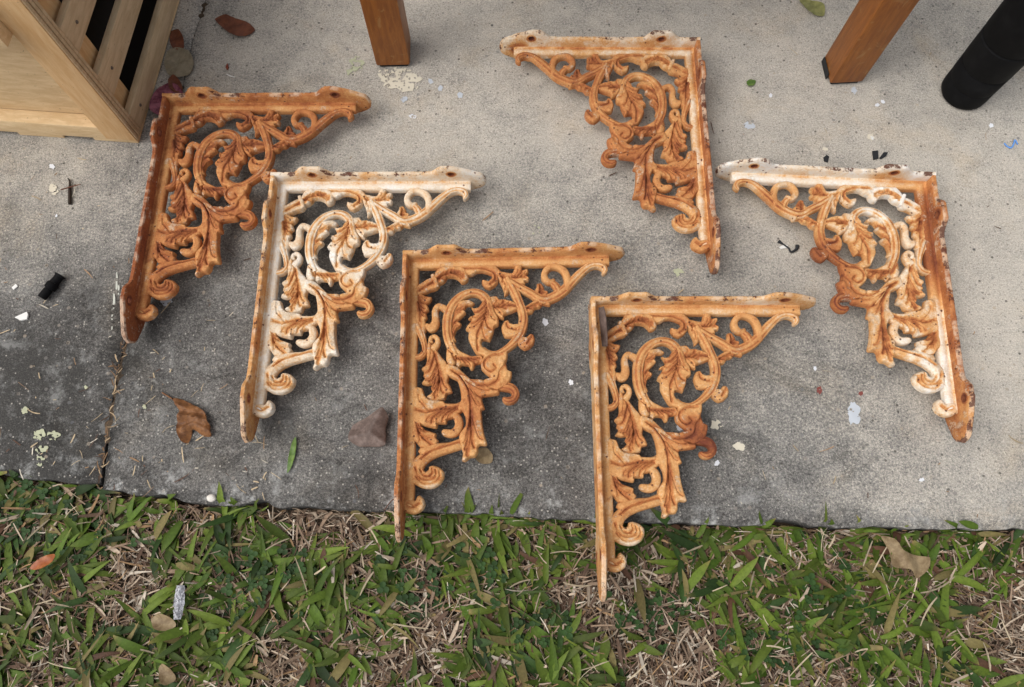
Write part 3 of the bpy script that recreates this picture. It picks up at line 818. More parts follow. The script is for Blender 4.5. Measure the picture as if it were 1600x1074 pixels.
lathe('tube', [(0.0334, 0.0317), (0.0342, 0.034), (0.0352, 0.060), (0.0343, 0.0612), (0.0343, 0.0635), (0.0356, 0.065), (0.037, 0.11), (0.0358, 0.1115), (0.0358, 0.114), (0.0374, 0.116), (0.040, 0.20), (0.042, 0.45)], 48, M_blk, bp)

# ------------------------------------------------------------------ lawn (stuff)
def edge_y(x):
    ex = np.array([-1.2, -0.62, -0.51, -0.505] + [p[0] for p in edgeR] + [1.5]); ey = np.array([0.16, 0.142, 0.136, 0.128] + [p[1] for p in edgeR] + [0.045])
    return np.interp(x, ex, ey)
plates_xy = []
for i in (3, 5):
    X, Y, a = POSE[i]
    for q in np.linspace(0, -340, 40):
        p = rot_mm([[-16, q, 0]])[0]; c, s = math.cos(R(a)), math.sin(R(a))
        plates_xy.append(((X + c * p[0] - s * p[1]) / 1000, (Y + s * p[0] + c * p[1]) / 1000))
    for nm, V, F, at in PC[-6:]:
        for p in V[::15]:
            c, s = math.cos(R(a)), math.sin(R(a)); plates_xy.append(((X + c * p[0] - s * p[1]) / 1000, (Y + s * p[0] + c * p[1]) / 1000))
plates_xy = np.array(plates_xy)

def strips(base, az, L, W, pitch, curl, K, col, fold, zcap, twist, leafy=True, tipcol=None, keep_off=None):
    """many blades as one mesh: base (n,3), each K segments long with a folded cross-section"""
    n = len(az)
    tt = np.linspace(0, 1, K + 1)
    pos = np.zeros((n, K + 1, 3)); pos[:, 0] = base
    ang = pitch[:, None] + curl[:, None] * tt[None]
    st = L[:, None] / K
    azt = az[:, None] + twist[:, None] * tt[None]
    dx = np.cos(ang) * np.cos(azt) * st; dy = np.cos(ang) * np.sin(azt) * st; dz = np.sin(ang) * st
    pos[:, 1:, 0] = base[:, None, 0] + np.cumsum(dx[:, :-1], 1); pos[:, 1:, 1] = base[:, None, 1] + np.cumsum(dy[:, :-1], 1); pos[:, 1:, 2] = base[:, None, 2] + np.cumsum(dz[:, :-1], 1)
    floor_z = -0.030
    pos[..., 2] = np.maximum(pos[..., 2], floor_z)
    over = pos[..., 2] - zcap[:, None]
    pos[..., 2] = np.where(over > 0, zcap[:, None] + 0.15 * over, pos[..., 2])
    near_e = edge_y(pos[..., 0])
    if keep_off is not None:
        pos[..., 1] = np.where(keep_off[:, None], np.minimum(pos[..., 1], near_e + rng.uniform(-0.007, 0.001, n)[:, None]), pos[..., 1])
    onslab = pos[..., 1] > near_e + 0.0012
    pos[..., 2] = np.where(onslab, np.maximum(pos[..., 2], 0.0025), pos[..., 2])
    if leafy:      # every blade has its own belly, some are torn off blunt
        pk = rng.uniform(.18, .55, n)[:, None]; tipw = np.where(rng.uniform(0, 1, n) < .12, rng.uniform(.3, .7, n), .03)[:, None]
        t_ = tt[None]
        w = np.where(t_ < pk, .5 + .5 * np.sin(np.clip(t_ / pk, 0, 1) * 1.571), 1 - (1 - tipw) * np.clip((t_ - pk) / (1 - pk), 0, 1) ** 1.7)
    else:
        w = np.repeat(np.interp(tt, [0, .15, .85, 1], [.7, 1, .9, .55])[None], n, 0) * rng.uniform(.75, 1.25, (n, K + 1))
    sx, sy = -np.sin(azt), np.cos(azt)
    off = w[:, :, None] * W[:, None, None] * 0.5 * np.stack([sx, sy, np.zeros_like(sx)], -1)
    up = np.zeros_like(pos); up[..., 2] = w * W[:, None] * fold[:, None]
    rows = np.stack([pos + off + up, pos, pos - off + up], 2)           # n,K+1,3,3
    V = rows.reshape(-1, 3)
    b = np.arange(n)[:, None, None] * (K + 1) * 3 + np.arange(K)[None, :, None] * 3
    q1 = np.concatenate([b, b + 1, b + 4, b + 3], -1); q2 = np.concatenate([b + 1, b + 2, b + 5, b + 4], -1)
    Q = np.concatenate([q1.reshape(-1, 4), q2.reshape(-1, 4)])
    cc = np.ones((n, K + 1, 3, 4)); cc[..., :3] = col[:, None, None, :]
    if tipcol is not None:
        k = (np.clip((tt - 0.72) / 0.28, 0, 1) ** 1.5)[None, :, None, None] * tipcol[:, None, None, 3:4]
        cc[..., :3] = cc[..., :3] * (1 - k) + tipcol[:, None, None, :3] * k
    cc[:, :, 1, :3] *= 1.14                                               # paler midrib
    return V, Q, cc.reshape(-1, 4)

def strips_obj(name, V, Q, col, mat):
    me = bpy.data.meshes.new(name)
    me.vertices.add(len(V)); me.vertices.foreach_set('co', V.astype(np.float32).ravel())
    me.loops.add(Q.size); me.loops.foreach_set('vertex_index', Q.astype(np.int32).ravel())
    me.polygons.add(len(Q)); me.polygons.foreach_set('loop_start', np.arange(0, Q.size, 4, dtype=np.int32)); me.polygons.foreach_set('loop_total', np.full(len(Q), 4, np.int32))
    me.update(); me.validate()
    at = me.attributes.new('col', 'FLOAT_COLOR', 'POINT'); at.data.foreach_set('color', col.astype(np.float32).ravel())
    me.shade_smooth()
    return obj(name, me, mat)

def blade_mat(name, trans, rough, spec):
    t = NT(name); c = t.attr('col', 'Color'); v = t.coord()
    f = t.noise(v, 260, 4, 0.7)
    c2 = t.mix(1.0, c, t.ramp(f, [(0.25, (0.7, 0.7, 0.7)), (0.75, (1.25, 1.25, 1.2))]), 'MULTIPLY')
    t.base(c2); t.rough(rough); t.p.inputs['Specular IOR Level'].default_value = spec
    if trans:
        tr = t.n('BsdfTranslucent'); t.l(c2, tr.inputs[0]); mx = t.n('MixShader'); mx.inputs[0].default_value = trans
        t.l(t.p.outputs[0], mx.inputs[1]); t.l(tr.outputs[0], mx.inputs[2]); t.l(mx.outputs[0], t.out.inputs[0])
    return t.m
M_blade = blade_mat('grass_blade', 0.2, 0.55, 0.18)
M_thatch = blade_mat('dry_thatch', 0.0, 0.9, 0.1)

def lawn_points(n, x0=-0.85, x1=0.85, y0=-0.30, past=0.0):
    x = rng.uniform(x0, x1, n); ye = edge_y(x) - 0.001 + past
    y = y0 + (ye - y0) * rng.uniform(0, 1, n)
    return np.stack([x, y], -1)
def cap_for(P, hi):
    d = np.full(len(P), 1.0)
    for i in range(0, len(P), 4000): d[i:i + 4000] = np.sqrt(((P[i:i + 4000, None] - plates_xy[None]) ** 2).sum(-1)).min(1)
    return np.where(d < 0.05, -0.003, hi)

def make_lawn():
    # straw first
    n = 52000
    P = lawn_points(n)
    base = np.c_[P, rng.uniform(-0.031, -0.014, n)]
    tone = rng.uniform(0, 1, n)[:, None]
    pal = np.array([(0.43, 0.34, 0.26), (0.27, 0.19, 0.135), (0.14, 0.09, 0.065), (0.32, 0.20, 0.11), (0.52, 0.45, 0.37)])
    col = pal[rng.choice(5, n, p=[.22, .30, .32, .08, .08])] * (0.5 + 0.55 * tone)
    V, Q, cc = strips(base, rng.uniform(0, 6.283, n), rng.uniform(.005, .034, n), rng.choice([.0008, .0014, .0022, .0040], n, p=[.34, .36, .22, .08]) * rng.uniform(.8, 1.2, n), rng.normal(0.02, .14, n), rng.normal(0, .3, n), 3, col, rng.uniform(-.15, .3, n), cap_for(P, -0.002), rng.normal(0, .3, n), False, None, np.ones(n, bool))
    tag(strips_obj('dry_thatch', V, Q, cc, M_thatch), 'layer of dry brown and straw coloured grass litter in the lawn', 'dead grass', None, 'stuff')
    # green tufts: short runners with broad pointed blades
    nt = 2600
    Pt = lawn_points(int(nt * 1.55))
    dens = fbm2(Pt, 11, 41, 3) + 0.25 * fbm2(Pt, 40, 42, 2)
    Pt = Pt[dens > np.quantile(dens, 0.30)][:nt]
    bs, az, L, W, pit, cur, col, tip = [], [], [], [], [], [], [], []
    for (x, y) in Pt:
        a0 = rng.uniform(0, 6.283); k = rng.integers(3, 7); big = rng.uniform(0.45, 1.1)
        hue = rng.uniform(0, 1)
        g = np.array((0.082, 0.15, 0.018)) * (1 - hue) + np.array((0.155, 0.215, 0.03)) * hue
        if rng.uniform() < 0.16: g = np.array((0.045, 0.09, 0.022))
        for j in range(k):
            bs.append((x + rng.normal(0, .004), y + rng.normal(0, .004), rng.uniform(-.027, -.014)))
            az.append(a0 + rng.normal(0, .5) + (math.pi if rng.uniform() < .18 else 0))
            L.append(rng.uniform(.018, .060) * big); W.append(rng.choice([.0035, .0075, .0105], p=[.2, .45, .35]) * rng.uniform(.85, 1.15) * (0.6 + .4 * big))
            pit.append(rng.uniform(.08, .5)); cur.append(rng.normal(-.65, .4))
            c = g * rng.uniform(.30, .92)
            if rng.uniform() < .10: c = np.array((0.16, 0.13, 0.05)) * rng.uniform(.7, 1.2)
            if rng.uniform() < .025: c = np.array((0.10, 0.05, 0.03)) * rng.uniform(.7, 1.2)
            col.append(c)
            tip.append((0.28, 0.19, 0.08, 0.8 if rng.uniform() < .25 else 0.15))
    bs = np.array(bs); n = len(bs)
    V, Q, cc = strips(bs, np.array(az), np.array(L), np.array(W), np.array(pit), np.array(cur), 6, np.array(col), rng.uniform(.05, .22, n), cap_for(bs[:, :2], 0.005), rng.normal(0, .35, n), True, np.array(tip), rng.uniform(0, 1, n) < .78)
    tag(strips_obj('grass', V, Q, cc, M_blade), 'broad bladed green lawn grass in front of the concrete slab', 'grass', None, 'stuff')
    # a few loose straw wisps lying on top
    n = 260
    P = lawn_points(n)
    base = np.c_[P, rng.uniform(-0.012, 0.002, n)]
    col = np.array([(0.50, 0.41, 0.29)]) * rng.uniform(.35, .9, (n, 1))
    V, Q, cc = strips(base, rng.uniform(0, 6.283, n), rng.uniform(.012, .045, n), rng.uniform(.0006, .0022, n), rng.normal(0, .12, n), rng.normal(0, .35, n), 5, col, rng.uniform(0, .3, n), cap_for(P, 0.006), rng.normal(0, .3, n), False, None, np.ones(n, bool))
    tag(strips_obj('straw_wisps', V, Q, cc, M_thatch), 'loose pale straw wisps lying across the lawn', 'straw', None, 'stuff')
    # clover: small round dark leaflets in patches
    cent = [G(60, 770, -.02), G(45, 800, -.02), G(430, 900, -.02), G(640, 900, -.02), G(760, 890, -.02), G(1010, 960, -.02), G(380, 950, -.02), G(120, 860, -.02), G(850, 985, -.02), G(1290, 930, -.02), G(1180, 1010, -.02)]
    V, F, cc = [], [], []
    for c in cent:
        for _ in range(42):
            p = np.array((c.x + rng.normal(0, .022), c.y + rng.normal(0, .016)))
            if p[1] > edge_y(p[0]) - .004: continue
            z = rng.uniform(-.022, -.008); a = rng.uniform(0, 6.28); r = rng.uniform(.0022, .0042)
            g = np.array((0.032, 0.07, 0.018)) * rng.uniform(.6, 1.3)
            for j in range(3):
                aj = a + j * 2.094; cx, cy = p[0] + r * math.cos(aj), p[1] + r * math.sin(aj)
                b0 = len(V); V.append((cx, cy, z - .0006)); cc.append((*g, 1))
                for k in range(8):
                    V.append((cx + r * math.cos(k * .785), cy + r * .9 * math.sin(k * .785), z + rng.uniform(0, .0006))); cc.append((*(g * .9), 1))
                for k in range(8): F.append((b0, b0 + 1 + k, b0 + 1 + (k + 1) % 8))
    me = mesh_from('clover', V, F, True, 0, {'col': np.array(cc)}, False)
    tag(obj('clover', me, M_blade), 'patches of tiny round dark green clover leaves in the lawn', 'clover', None, 'stuff')
make_lawn()

# ------------------------------------------------------------------ leaves, scraps and stains
def leaf_mat(name, c0, c1, rough=0.6, trans=0.0):
    t = NT(name); v = t.coord()
    f = t.noise(v, 90, 6, 0.7); f2 = t.noise(v, 420, 3)
    t.base(t.mix(t.math('MULTIPLY_ADD', t.math('SUBTRACT', f2, .5), .6, t.step(f, .35, .68), clamp=True), c0, c1)); t.rough(rough); t.bump(f2, .4, .0007)
    if trans:
        t.p.inputs['Transmission Weight'].default_value = 0.0
        t.p.inputs['Alpha'].default_value = 1 - trans
    return t.m
def dead_leaf(name, outline_px, mat, label, cat='leaf', curl=0.006, fold=0.0, z=0.0012, veins=6, base_dir=None, parent=None, zbase=None, seed=0, stem=None, creases=()):
    """a real leaf: traced outline with its own curl, thickness and raised veins. outline first point = stem end, middle point = tip"""
    z = z if zbase is None else zbase
    P = np.array([list(G(u, v, z))[:2] for u, v in outline_px]); c = P.mean(0)
    O = smooth_outline(P - c, 0.0022, 0.7)
    I = hexgrid(O, 0.0026, 0.0012)
    V, F, (lid,) = cdt_fill([O], I)
    a = (P - c)[0]; b = (P - c)[len(P) // 2]
    ax = (b - a) / np.linalg.norm(b - a); nx = np.array((-ax[1], ax[0])); Ln = np.linalg.norm(b - a)
    s = ((V - a) @ ax) / Ln; w = (V - a) @ nx
    d = seg_dist(V, O, True); wm = np.abs(w).max() + 1e-6
    h = curl * (w / wm) ** 2 + fold * np.sin(np.clip(s, 0, 1) * 3.1) + 0.0014 * fbm2(V, 70, 50 + seed, 3) + curl * 0.5 * np.clip(s, 0, 1) ** 2 * np.sin(seed * 1.7 + 1)
    vein = np.exp(-(w / 0.0011) ** 2)
    ph = (s * veins - np.abs(w) / Ln * veins * 0.8) % 1.0
    vein = np.maximum(vein, 0.6 * np.exp(-((ph - .5) / 0.10) ** 2))
    h += 0.0007 * vein
    for (px, hg, wd) in creases:
        L = np.array([list(G(u, v, z))[:2] for u, v in px]) - c
        h = np.maximum(h, hg * np.clip(1 - seg_dist(V, L) / wd, 0, 1) + 0.3 * h)
    h -= h.min()
    n = len(V)
    VV = [(x, y, zz + 0.0004) for (x, y), zz in zip(V, h)] + [(x, y, zz) for (x, y), zz in zip(V, h)]
    FF = list(F) + [tuple(n + i for i in f[::-1]) for f in F] + [(lid[i], lid[(i + 1) % len(lid)], n + lid[(i + 1) % len(lid)], n + lid[i]) for i in range(len(lid))]
    me = mesh_from('blade' if stem else name, VV, FF, True, 60)
    if not stem:
        o = obj(name, me, mat); o.location = (c[0], c[1], z)
        if label: tag(o, label, cat)
        return o
    e = empty(name, (c[0], c[1], z)); tag(e, label, cat)
    obj('blade', me, mat, e)
    q = np.array([list(G(u, v, z))[:2] for u, v in stem]) - c
    ss = tube_mesh('stem', [(p[0], p[1], 0.0016) for p in q], [0.0011, 0.0008]); obj('stem', ss, mat, e)
    return e
def tube_mesh(name, pts, rad, n=7):
    p = np.array([np.array(q, float) for q in pts])
    c = catmull(p, 5) if len(p) > 2 else p
    r = np.interp(np.linspace(0, 1, len(c)), np.linspace(0, 1, len(rad)), rad)
    V, F = [], []
    for i in range(len(c)):
        tg = c[min(i + 1, len(c) - 1)] - c[max(i - 1, 0)]; tg /= np.linalg.norm(tg) + 1e-9
        s = np.cross(tg, (0, 0, 1.0)); s /= np.linalg.norm(s) + 1e-9; u = np.cross(s, tg)
        for k in range(n): V.append(c[i] + r[i] * (s * math.cos(6.2832 * k / n) + u * math.sin(6.2832 * k / n)))
    for i in range(len(c) - 1):
        for k in range(n): F.append((i * n + k, i * n + (k + 1) % n, (i + 1) * n + (k + 1) % n, (i + 1) * n + k))
    F += [tuple(range(n)), tuple((len(c) - 1) * n + k for k in range(n))]
    return mesh_from(name, V, F, True, 60)
def tube(name, px, rad, mat, label, cat, z=0.0):
    P = [G(u, v, z + 0.0002 + max(rad)) for u, v in px]; c = P[0].copy()
    o = obj(name, tube_mesh(name, [p - c for p in P], rad), mat); o.location = c
    return tag(o, label, cat)

M_brown = leaf_mat('leaf_brown', (0.11, 0.045, 0.017), (0.25, 0.11, 0.04))
M_grey = leaf_mat('leaf_grey_brown', (0.10, 0.07, 0.058), (0.19, 0.14, 0.12))
M_red = leaf_mat('leaf_red_brown', (0.09, 0.028, 0.014), (0.17, 0.055, 0.025))
M_tan = leaf_mat('leaf_tan', (0.15, 0.10, 0.05), (0.27, 0.20, 0.11))
M_orange = leaf_mat('leaf_orange', (0.25, 0.06, 0.015), (0.36, 0.12, 0.03), 0.4)
M_green = leaf_mat('leaf_green', (0.06, 0.12, 0.02), (0.13, 0.20, 0.04), 0.45)
M_olive = leaf_mat('leaf_olive', (0.16, 0.16, 0.05), (0.26, 0.25, 0.09))
M_purple = leaf_mat('petal_purple', (0.11, 0.02, 0.04), (0.34, 0.12, 0.16))
M_petal = leaf_mat('petal_tan', (0.24, 0.20, 0.13), (0.36, 0.31, 0.22), 0.5, 0.25)
M_white = plain('white_scrap', (0.72, 0.71, 0.68), 0.5)
M_chip = plain('black_chip', (0.018, 0.019, 0.021), 0.6)
M_twig = plain('dark_twig', (0.03, 0.02, 0.014), 0.8)
M_rtwig = plain('red_twig', (0.13, 0.055, 0.035), 0.8)

dead_leaf('dead_leaf', [(268,622),(285,625),(300,632),(322,645),(331,668),(332,683),(318,682),(303,672),(297,694),(286,690),(278,668),(283,645),(276,632)], M_brown, 'curled brown dead leaf on the slab, left of the white bracket foot', curl=0.010, seed=3, stem=[(270,624),(254,614)], creases=[([(279,634),(296,642),(312,640)],.010,.009),([(284,652),(304,654),(326,660)],.013,.010),([(290,672),(306,664),(330,676)],.011,.009)])
dead_leaf('dead_leaf', [(601,641),(609,655),(604,672),(604,698),(580,700),(562,699),(546,688),(551,665),(575,655),(592,645)], M_grey, 'crumpled grey-brown dead leaf beside the ochre bracket side plate', curl=0.002, seed=5, creases=[([(600,642),(592,655),(581,680)],.017,.026),([(581,680),(606,698)],.012,.014),([(581,680),(550,686)],.011,.013)])
dead_leaf('dead_leaf', [(337,33),(352,26),(368,31),(390,38),(399,48),(388,58),(374,61),(358,54)], M_red, 'dark red-brown dead leaf near the top edge beside the crate', curl=0.004, seed=2)
dead_leaf('dead_leaf', [(745,703),(760,700),(770,712),(768,724),(752,725),(742,716)], M_tan, 'small pale tan leaf under the hanging leaf of the ochre bracket', curl=0.001, seed=4)
dead_leaf('fallen_leaf', [(1248,0),(1268,2),(1286,10),(1288,24),(1278,27),(1262,20)], M_olive, 'olive green fallen leaf at the top edge right of centre', curl=0.003, seed=6)
dead_leaf('fallen_leaf', [(1166,129),(1172,125),(1181,127),(1177,135),(1169,136)], M_green, 'tiny green leaf on pale concrete right of the upper right bracket', curl=0.001, seed=7)
dead_leaf('fallen_leaf', [(449,740),(451,715),(457,692),(463,683),(463,705),(457,728)], M_green, 'single green grass leaf lying on the slab below the white bracket', curl=0.002, veins=1, seed=8)
dead_leaf('dead_leaf', [(48,888),(58,877),(74,868),(86,866),(84,877),(72,887),(56,891)], M_orange, 'glossy orange-red dead leaf lying in the lawn at far left', curl=0.003, z=0.004, seed=9)
dead_leaf('dead_leaf', [(1375,838),(1395,842),(1408,860),(1430,868),(1452,872),(1450,890),(1432,904),(1420,890),(1392,886),(1388,862)], M_tan, 'torn tan dead leaf lying in the lawn at right', curl=0.006, z=-0.006, seed=10, creases=[([(1400,850),(1420,885)],.006,.012)])
dead_leaf('dead_leaf', [(236,968),(252,958),(270,966),(276,978),(260,986),(243,982)], M_tan, 'small tan dead leaf in the lawn beside the white wrapper', curl=0.006, z=-0.006, seed=12)
dead_leaf('dead_leaf', [(250,1044),(258,1036),(270,1046),(275,1062),(262,1070),(252,1060)], M_tan, 'pale tan dead leaf in the lawn near the bottom left edge', curl=0.006, z=-0.006, seed=13)
dead_leaf('petal', [(246,140),(262,132),(280,138),(290,152),(284,172),(262,186),(242,182),(238,160)], M_purple, 'wilted purple petal between the crate corner and the rusty bracket', 'petal', curl=0.008, fold=0.004, veins=9, seed=14)
dead_leaf('petal', [(262,82),(280,76),(298,84),(304,100),(298,118),(280,124),(264,118),(258,100)], M_petal, 'thin translucent tan petal beside the crate side slats', 'petal', curl=0.003, veins=8, seed=15)
dead_leaf('dead_leaf', [(268,50),(280,48),(288,62),(286,78),(272,78),(266,64)], M_red, 'dark brown leaf tucked against the crate side slats', curl=0.003, seed=16)
dead_leaf('dead_leaf', [(264,126),(272,118),(282,128),(286,142),(276,146),(266,140)], M_red, 'small red leaf above the purple petal', curl=0.002, seed=17, z=0.006)
# long leaf leaning in the corner of the front bracket
def corner_leaf():
    X, Y, a = POSE[5]; 
    V, F = [], []
    n = 14
    for i in range(n + 1):
        s = i / n; w = 0.0095 * math.sin(math.pi * (0.06 + 0.92 * s)) ** 0.8
        for k in (-1, -0.5, 0, 0.5, 1):
            V.append((-0.0065 + 0.003 * k + 0.004 * s, 0.006 - 0.052 * s, 0.012 + 0.9 * w * k + 0.0012 * abs(k) + 0.004 * math.sin(3 * s)))
    for i in range(n):
        for k in range(4): F.append((i * 5 + k, i * 5 + k + 1, i * 5 + 6 + k, i * 5 + 5 + k))
    m = len(V); V += [(x + .0005, y, z) for x, y, z in V]; F += [tuple(m + i for i in f[::-1]) for f in F]
    me = mesh_from('dead_leaf', V, F, True, 60, None, False)
    o = obj('dead_leaf', me, M_grey); o.location = (X / 1000, Y / 1000, ZP + .001); o.rotation_euler = (0, 0, R(a))
    tag(o, 'grey-brown narrow leaf leaning in the corner of the front bracket', 'leaf')
corner_leaf()

# black hose connector
cn = G(85, 452); d = (G(94, 437) - G(70, 466))
e = empty('hose_connector', (cn.x, cn.y, 0.0), math.atan2(d.y, d.x)); tag(e, 'small black plastic hose connector lying on dark concrete at left', 'connector')
MX = Matrix.Translation((0, 0, 0.0078)) @ Matrix.Rotation(R(90), 4, 'Y')
lathe('barb', [(0.0045, -0.0185), (0.0055, -0.018), (0.0058, -0.006), (0.0052, -0.004)], 20, M_blk, e, MX)
lathe('collar', [(0.0052, -0.0038), (0.0074, -0.003), (0.0076, 0.004), (0.0066, 0.0055)], 20, M_blk, e, MX)
lathe('cone', [(0.0064, 0.0057), (0.0056, 0.010), (0.0058, 0.016), (0.0072, 0.0175), (0.0074, 0.019), (0.0054, 0.0195), (0.005, 0.012)], 20, M_blk, e, MX, False)

# twigs, chips and scraps
tube('twig', [(109,319),(109,300),(109,284),(106,279)], [0.0022, 0.0022, 0.0012, 0.0008], M_twig, 'short black twig crossed by a thin one on the left slab', 'twig')
tube('twig', [(95,297),(108,293),(126,288)], [0.0008, 0.001, 0.0006], M_rtwig, 'thin reddish twig lying across the black twig', 'twig', 0.0044)
def chip(name, px, mat, label, cat, h=0.0015, z=0.0, parent=None, wob=0.0):
    P = np.array([list(G(u, v, z))[:2] for u, v in px]); c = P.mean(0); Q = P - c
    n = len(Q); V = [(x, y, h + wob * math.sin(i * 2.1)) for i, (x, y) in enumerate(Q * 0.94)] + [(x, y, 0.0) for x, y in Q]
    F = [tuple(range(n)), tuple(range(n, 2 * n))[::-1]] + [(i, (i + 1) % n, n + (i + 1) % n, n + i) for i in range(n)]
    o = obj(name, mesh_from(name, V, F, False), mat); o.location = (c[0], c[1], z + 0.0006)
    if label: tag(o, label, cat)
    return o
chip('rubber_chip', [(1286,247),(1291,243),(1295,246),(1293,255),(1287,253)], M_chip, 'small black chip above the white top arm of the right bracket', 'chip')
chip('rubber_chip', [(1362,237),(1371,236),(1372,249),(1364,251)], M_chip, 'squarish black chip, left one of the close pair', 'chip')
chip('rubber_chip', [(1373,248),(1380,239),(1387,239),(1384,245),(1376,250)], M_chip, 'slanted black chip, right one of the close pair', 'chip')
tube('black_ribbon', [(1216,377),(1224,382),(1232,388),(1236,394),(1244,390),(1246,384)], [0.0025, 0.001, 0.0012, 0.0014, 0.002, 0.0028], M_chip, 'curled black scrap left of the right bracket', 'scrap')
chip('white_scrap', [(1217,387),(1224,383),(1231,384),(1229,388),(1220,390)], M_white, 'tiny white scrap beside the curled black scrap', 'scrap', 0.001)
M_blue = plain('blue_thread', (0.12, 0.28, 0.62), 0.6)
tube('blue_thread', [(1569,224),(1574,229),(1580,231),(1584,225),(1586,219),(1590,226)], [0.001, 0.0012, 0.0009], M_blue, 'bright blue thread scrap near the right edge', 'thread')
chip('white_shard', [(24,497),(44,488),(46,493),(44,500),(34,502)], M_white, 'white pointed shard on the dark concrete at left edge', 'shard', 0.0022)
chip('white_shard', [(19,450),(26,444),(29,448),(22,454)], M_white, 'small pale chip left of the black hose connector', 'shard', 0.001)
tube('white_sliver', [(354,116),(360,119),(367,121)], [0.0006, 0.001, 0.0005], M_white, 'thin white sliver above the rusty left bracket', 'sliver')
chip('red_bud', [(353,107),(356,100),(358,106),(356,111)], leaf_mat('bud_red', (0.16, 0.03, 0.02), (0.26, 0.07, 0.03)), 'tiny red bud above the rusty left bracket', 'bud', 0.002)
tube('straw', [(600,798),(612,782),(622,779),(634,770)], [0.0004, 0.0006, 0.0004], M_rtwig, 'thin stem on the slab edge at the ochre bracket foot', 'straw')
# pebble
bm = bmesh.new(); bmesh.ops.create_icosphere(bm, subdivisions=3, radius=0.0052)
for vv in bm.verts: vv.co = Vector((vv.co.x * 1.1, vv.co.y * 0.9, vv.co.z * 0.75)) * (1 + 0.08 * math.sin(vv.co.x * 900) * math.sin(vv.co.y * 700))
me = bpy.data.meshes.new('pebble'); bm.to_mesh(me); bm.free(); me.shade_smooth()
o = obj('pebble', me, plain('pebble_white', (0.66, 0.62, 0.56), 0.6)); o.location = G(332, 779) + Vector((0, 0, 0.0032)); tag(o, 'small white pebble at the slab edge left of centre', 'pebble')
# crumpled white wrapper in the lawn
def wrapper():
    a, b = G(284, 915, 0.0), G(279, 968, 0.0); c = (a + b) / 2; dv = b - a; L = dv.length
    V, F = [], []
    n, m = 22, 10
    for i in range(n + 1):
        for j in range(m + 1):
            s = i / n; w = (j / m - .5) * 0.0125 * (0.55 + 0.45 * math.sin(3.1 * (0.12 + 0.8 * s)))
            V.append(((s - .5) * L, w, 0.004 + 0.0018 * math.cos(w * 420) + rng.normal(0, .001)))
    for i in range(n):
        for j in range(m): F.append((i * (m + 1) + j, i * (m + 1) + j + 1, (i + 1) * (m + 1) + j + 1, (i + 1) * (m + 1) + j))
    t = NT('wrapper_film'); t.base((0.40, 0.40, 0.43)); t.rough(0.3); t.p.inputs['Specular IOR Level'].default_value = 0.7
    me = mesh_from('plastic_wrapper', V, F, True, 25); o = obj('plastic_wrapper', me, t.m); o.location = c; o.rotation_euler = (0, 0, math.atan2(dv.y, dv.x))
    tag(o, 'crumpled shiny white wrapper lying in the lawn at left', 'wrapper')
wrapper()

# paint splashes, chalk and lichen marks: thin dried films on the slab
def splash(u, v, ru, rv, mat, parent, seed, name='paint_splash', rag=0.35, holes=0):
    r = np.random.default_rng(seed); n = 26
    a = np.linspace(0, 6.2832, n, endpoint=False)
    k = 1 + rag * (0.5 * np.sin(a * 2 + r.uniform(0, 6)) + 0.45 * np.sin(a * 5 + r.uniform(0, 6)) + 0.5 * r.uniform(-1, 1, n))
    P = np.array([list(G(u + ru * q * math.cos(x), v + rv * q * math.sin(x)))[:2] for x, q in zip(a, k)]); c = P.mean(0)
    O = resample(P - c, 0.0012 if ru > 6 else 0.0008)
    I = hexgrid(O, 0.003 if ru > 6 else 0.0016, 0.0006)
    V, F, (lid,) = cdt_fill([O], I)
    if holes:                                                # worn-through flecks
        cen = np.array([V[list(f)].mean(0) for f in F]); keep = fbm2(cen, 260, seed, 2) < 0.75 - holes
        F = [f for f, q in zip(F, keep) if q]
    W = V + c
    zz = 0.0006 * fbm2(W, 9, 1, 4) + 0.0003 * fbm2(W, 60, 2, 3) + 0.0011
    me = mesh_from(name, [(x, y, z) for (x, y), z in zip(W, zz)], F, True, 0)
    return obj(name, me, mat, parent)
M_pw = plain('dried_white_paint', (0.66, 0.67, 0.70), 0.6); M_pc = plain('dried_cream_paint', (0.60, 0.55, 0.44), 0.7); M_pb = plain('dried_blue_white_paint', (0.46, 0.49, 0.53), 0.6)
M_li = plain('pale_green_lichen', (0.40, 0.41, 0.28), 0.9, .35, 300); M_pr = plain('dried_red_paint', (0.20, 0.055, 0.045), 0.7)
for k, (u, v, ru, rv, m, hl) in enumerate([(1334,646,11,15,M_pb,.15),(624,124,34,17,M_pc,.55),(1155,698,8,7,M_pc,0),(1119,664,8,8,M_pc,.1),(1062,668,6,5,M_pw,0),(261,470,10,8,M_pb,.1),(673,128,4,4,M_pb,0),(688,139,4,4,M_pb,0),(719,150,5,4,M_pb,0),(632,156,5,4,M_pb,.1),(645,183,6,3,M_pw,.5),
    (1360,215,5,5,M_pc,0),(1289,234,4,3,M_pc,0),(1379,160,3,3,M_pw,0),(1334,142,5,5,M_pb,.2),(1204,150,3,3,M_pw,0),(1170,197,8,6,M_pb,.3),(1248,467,4,5,M_pb,0),(852,504,5,5,M_pw,0),(892,598,4,4,M_pw,0),(1273,576,3,3,M_pw,0),(1120,724,4,4,M_pw,.1),(1280,610,5,5,M_pr,.1),(1345,615,4,3,M_pr,.2),(1548,197,4,3,M_pw,0),(1362,216,3,3,M_pw,0),(84,297,7,8,M_pc,.2),(82,261,4,4,M_pw,.1),(89,338,2,2,M_pw,0),(1370,165,3,3,M_pw,0),(1440,750,4,3,M_pw,0),(950,575,3,3,M_pw,0),(1400,500,3,3,M_pw,0)]):
    splash(u, v, ru, rv, m, slab_left if u < 150 else slab_main, 100 + k, 'paint_splash', .3, hl)
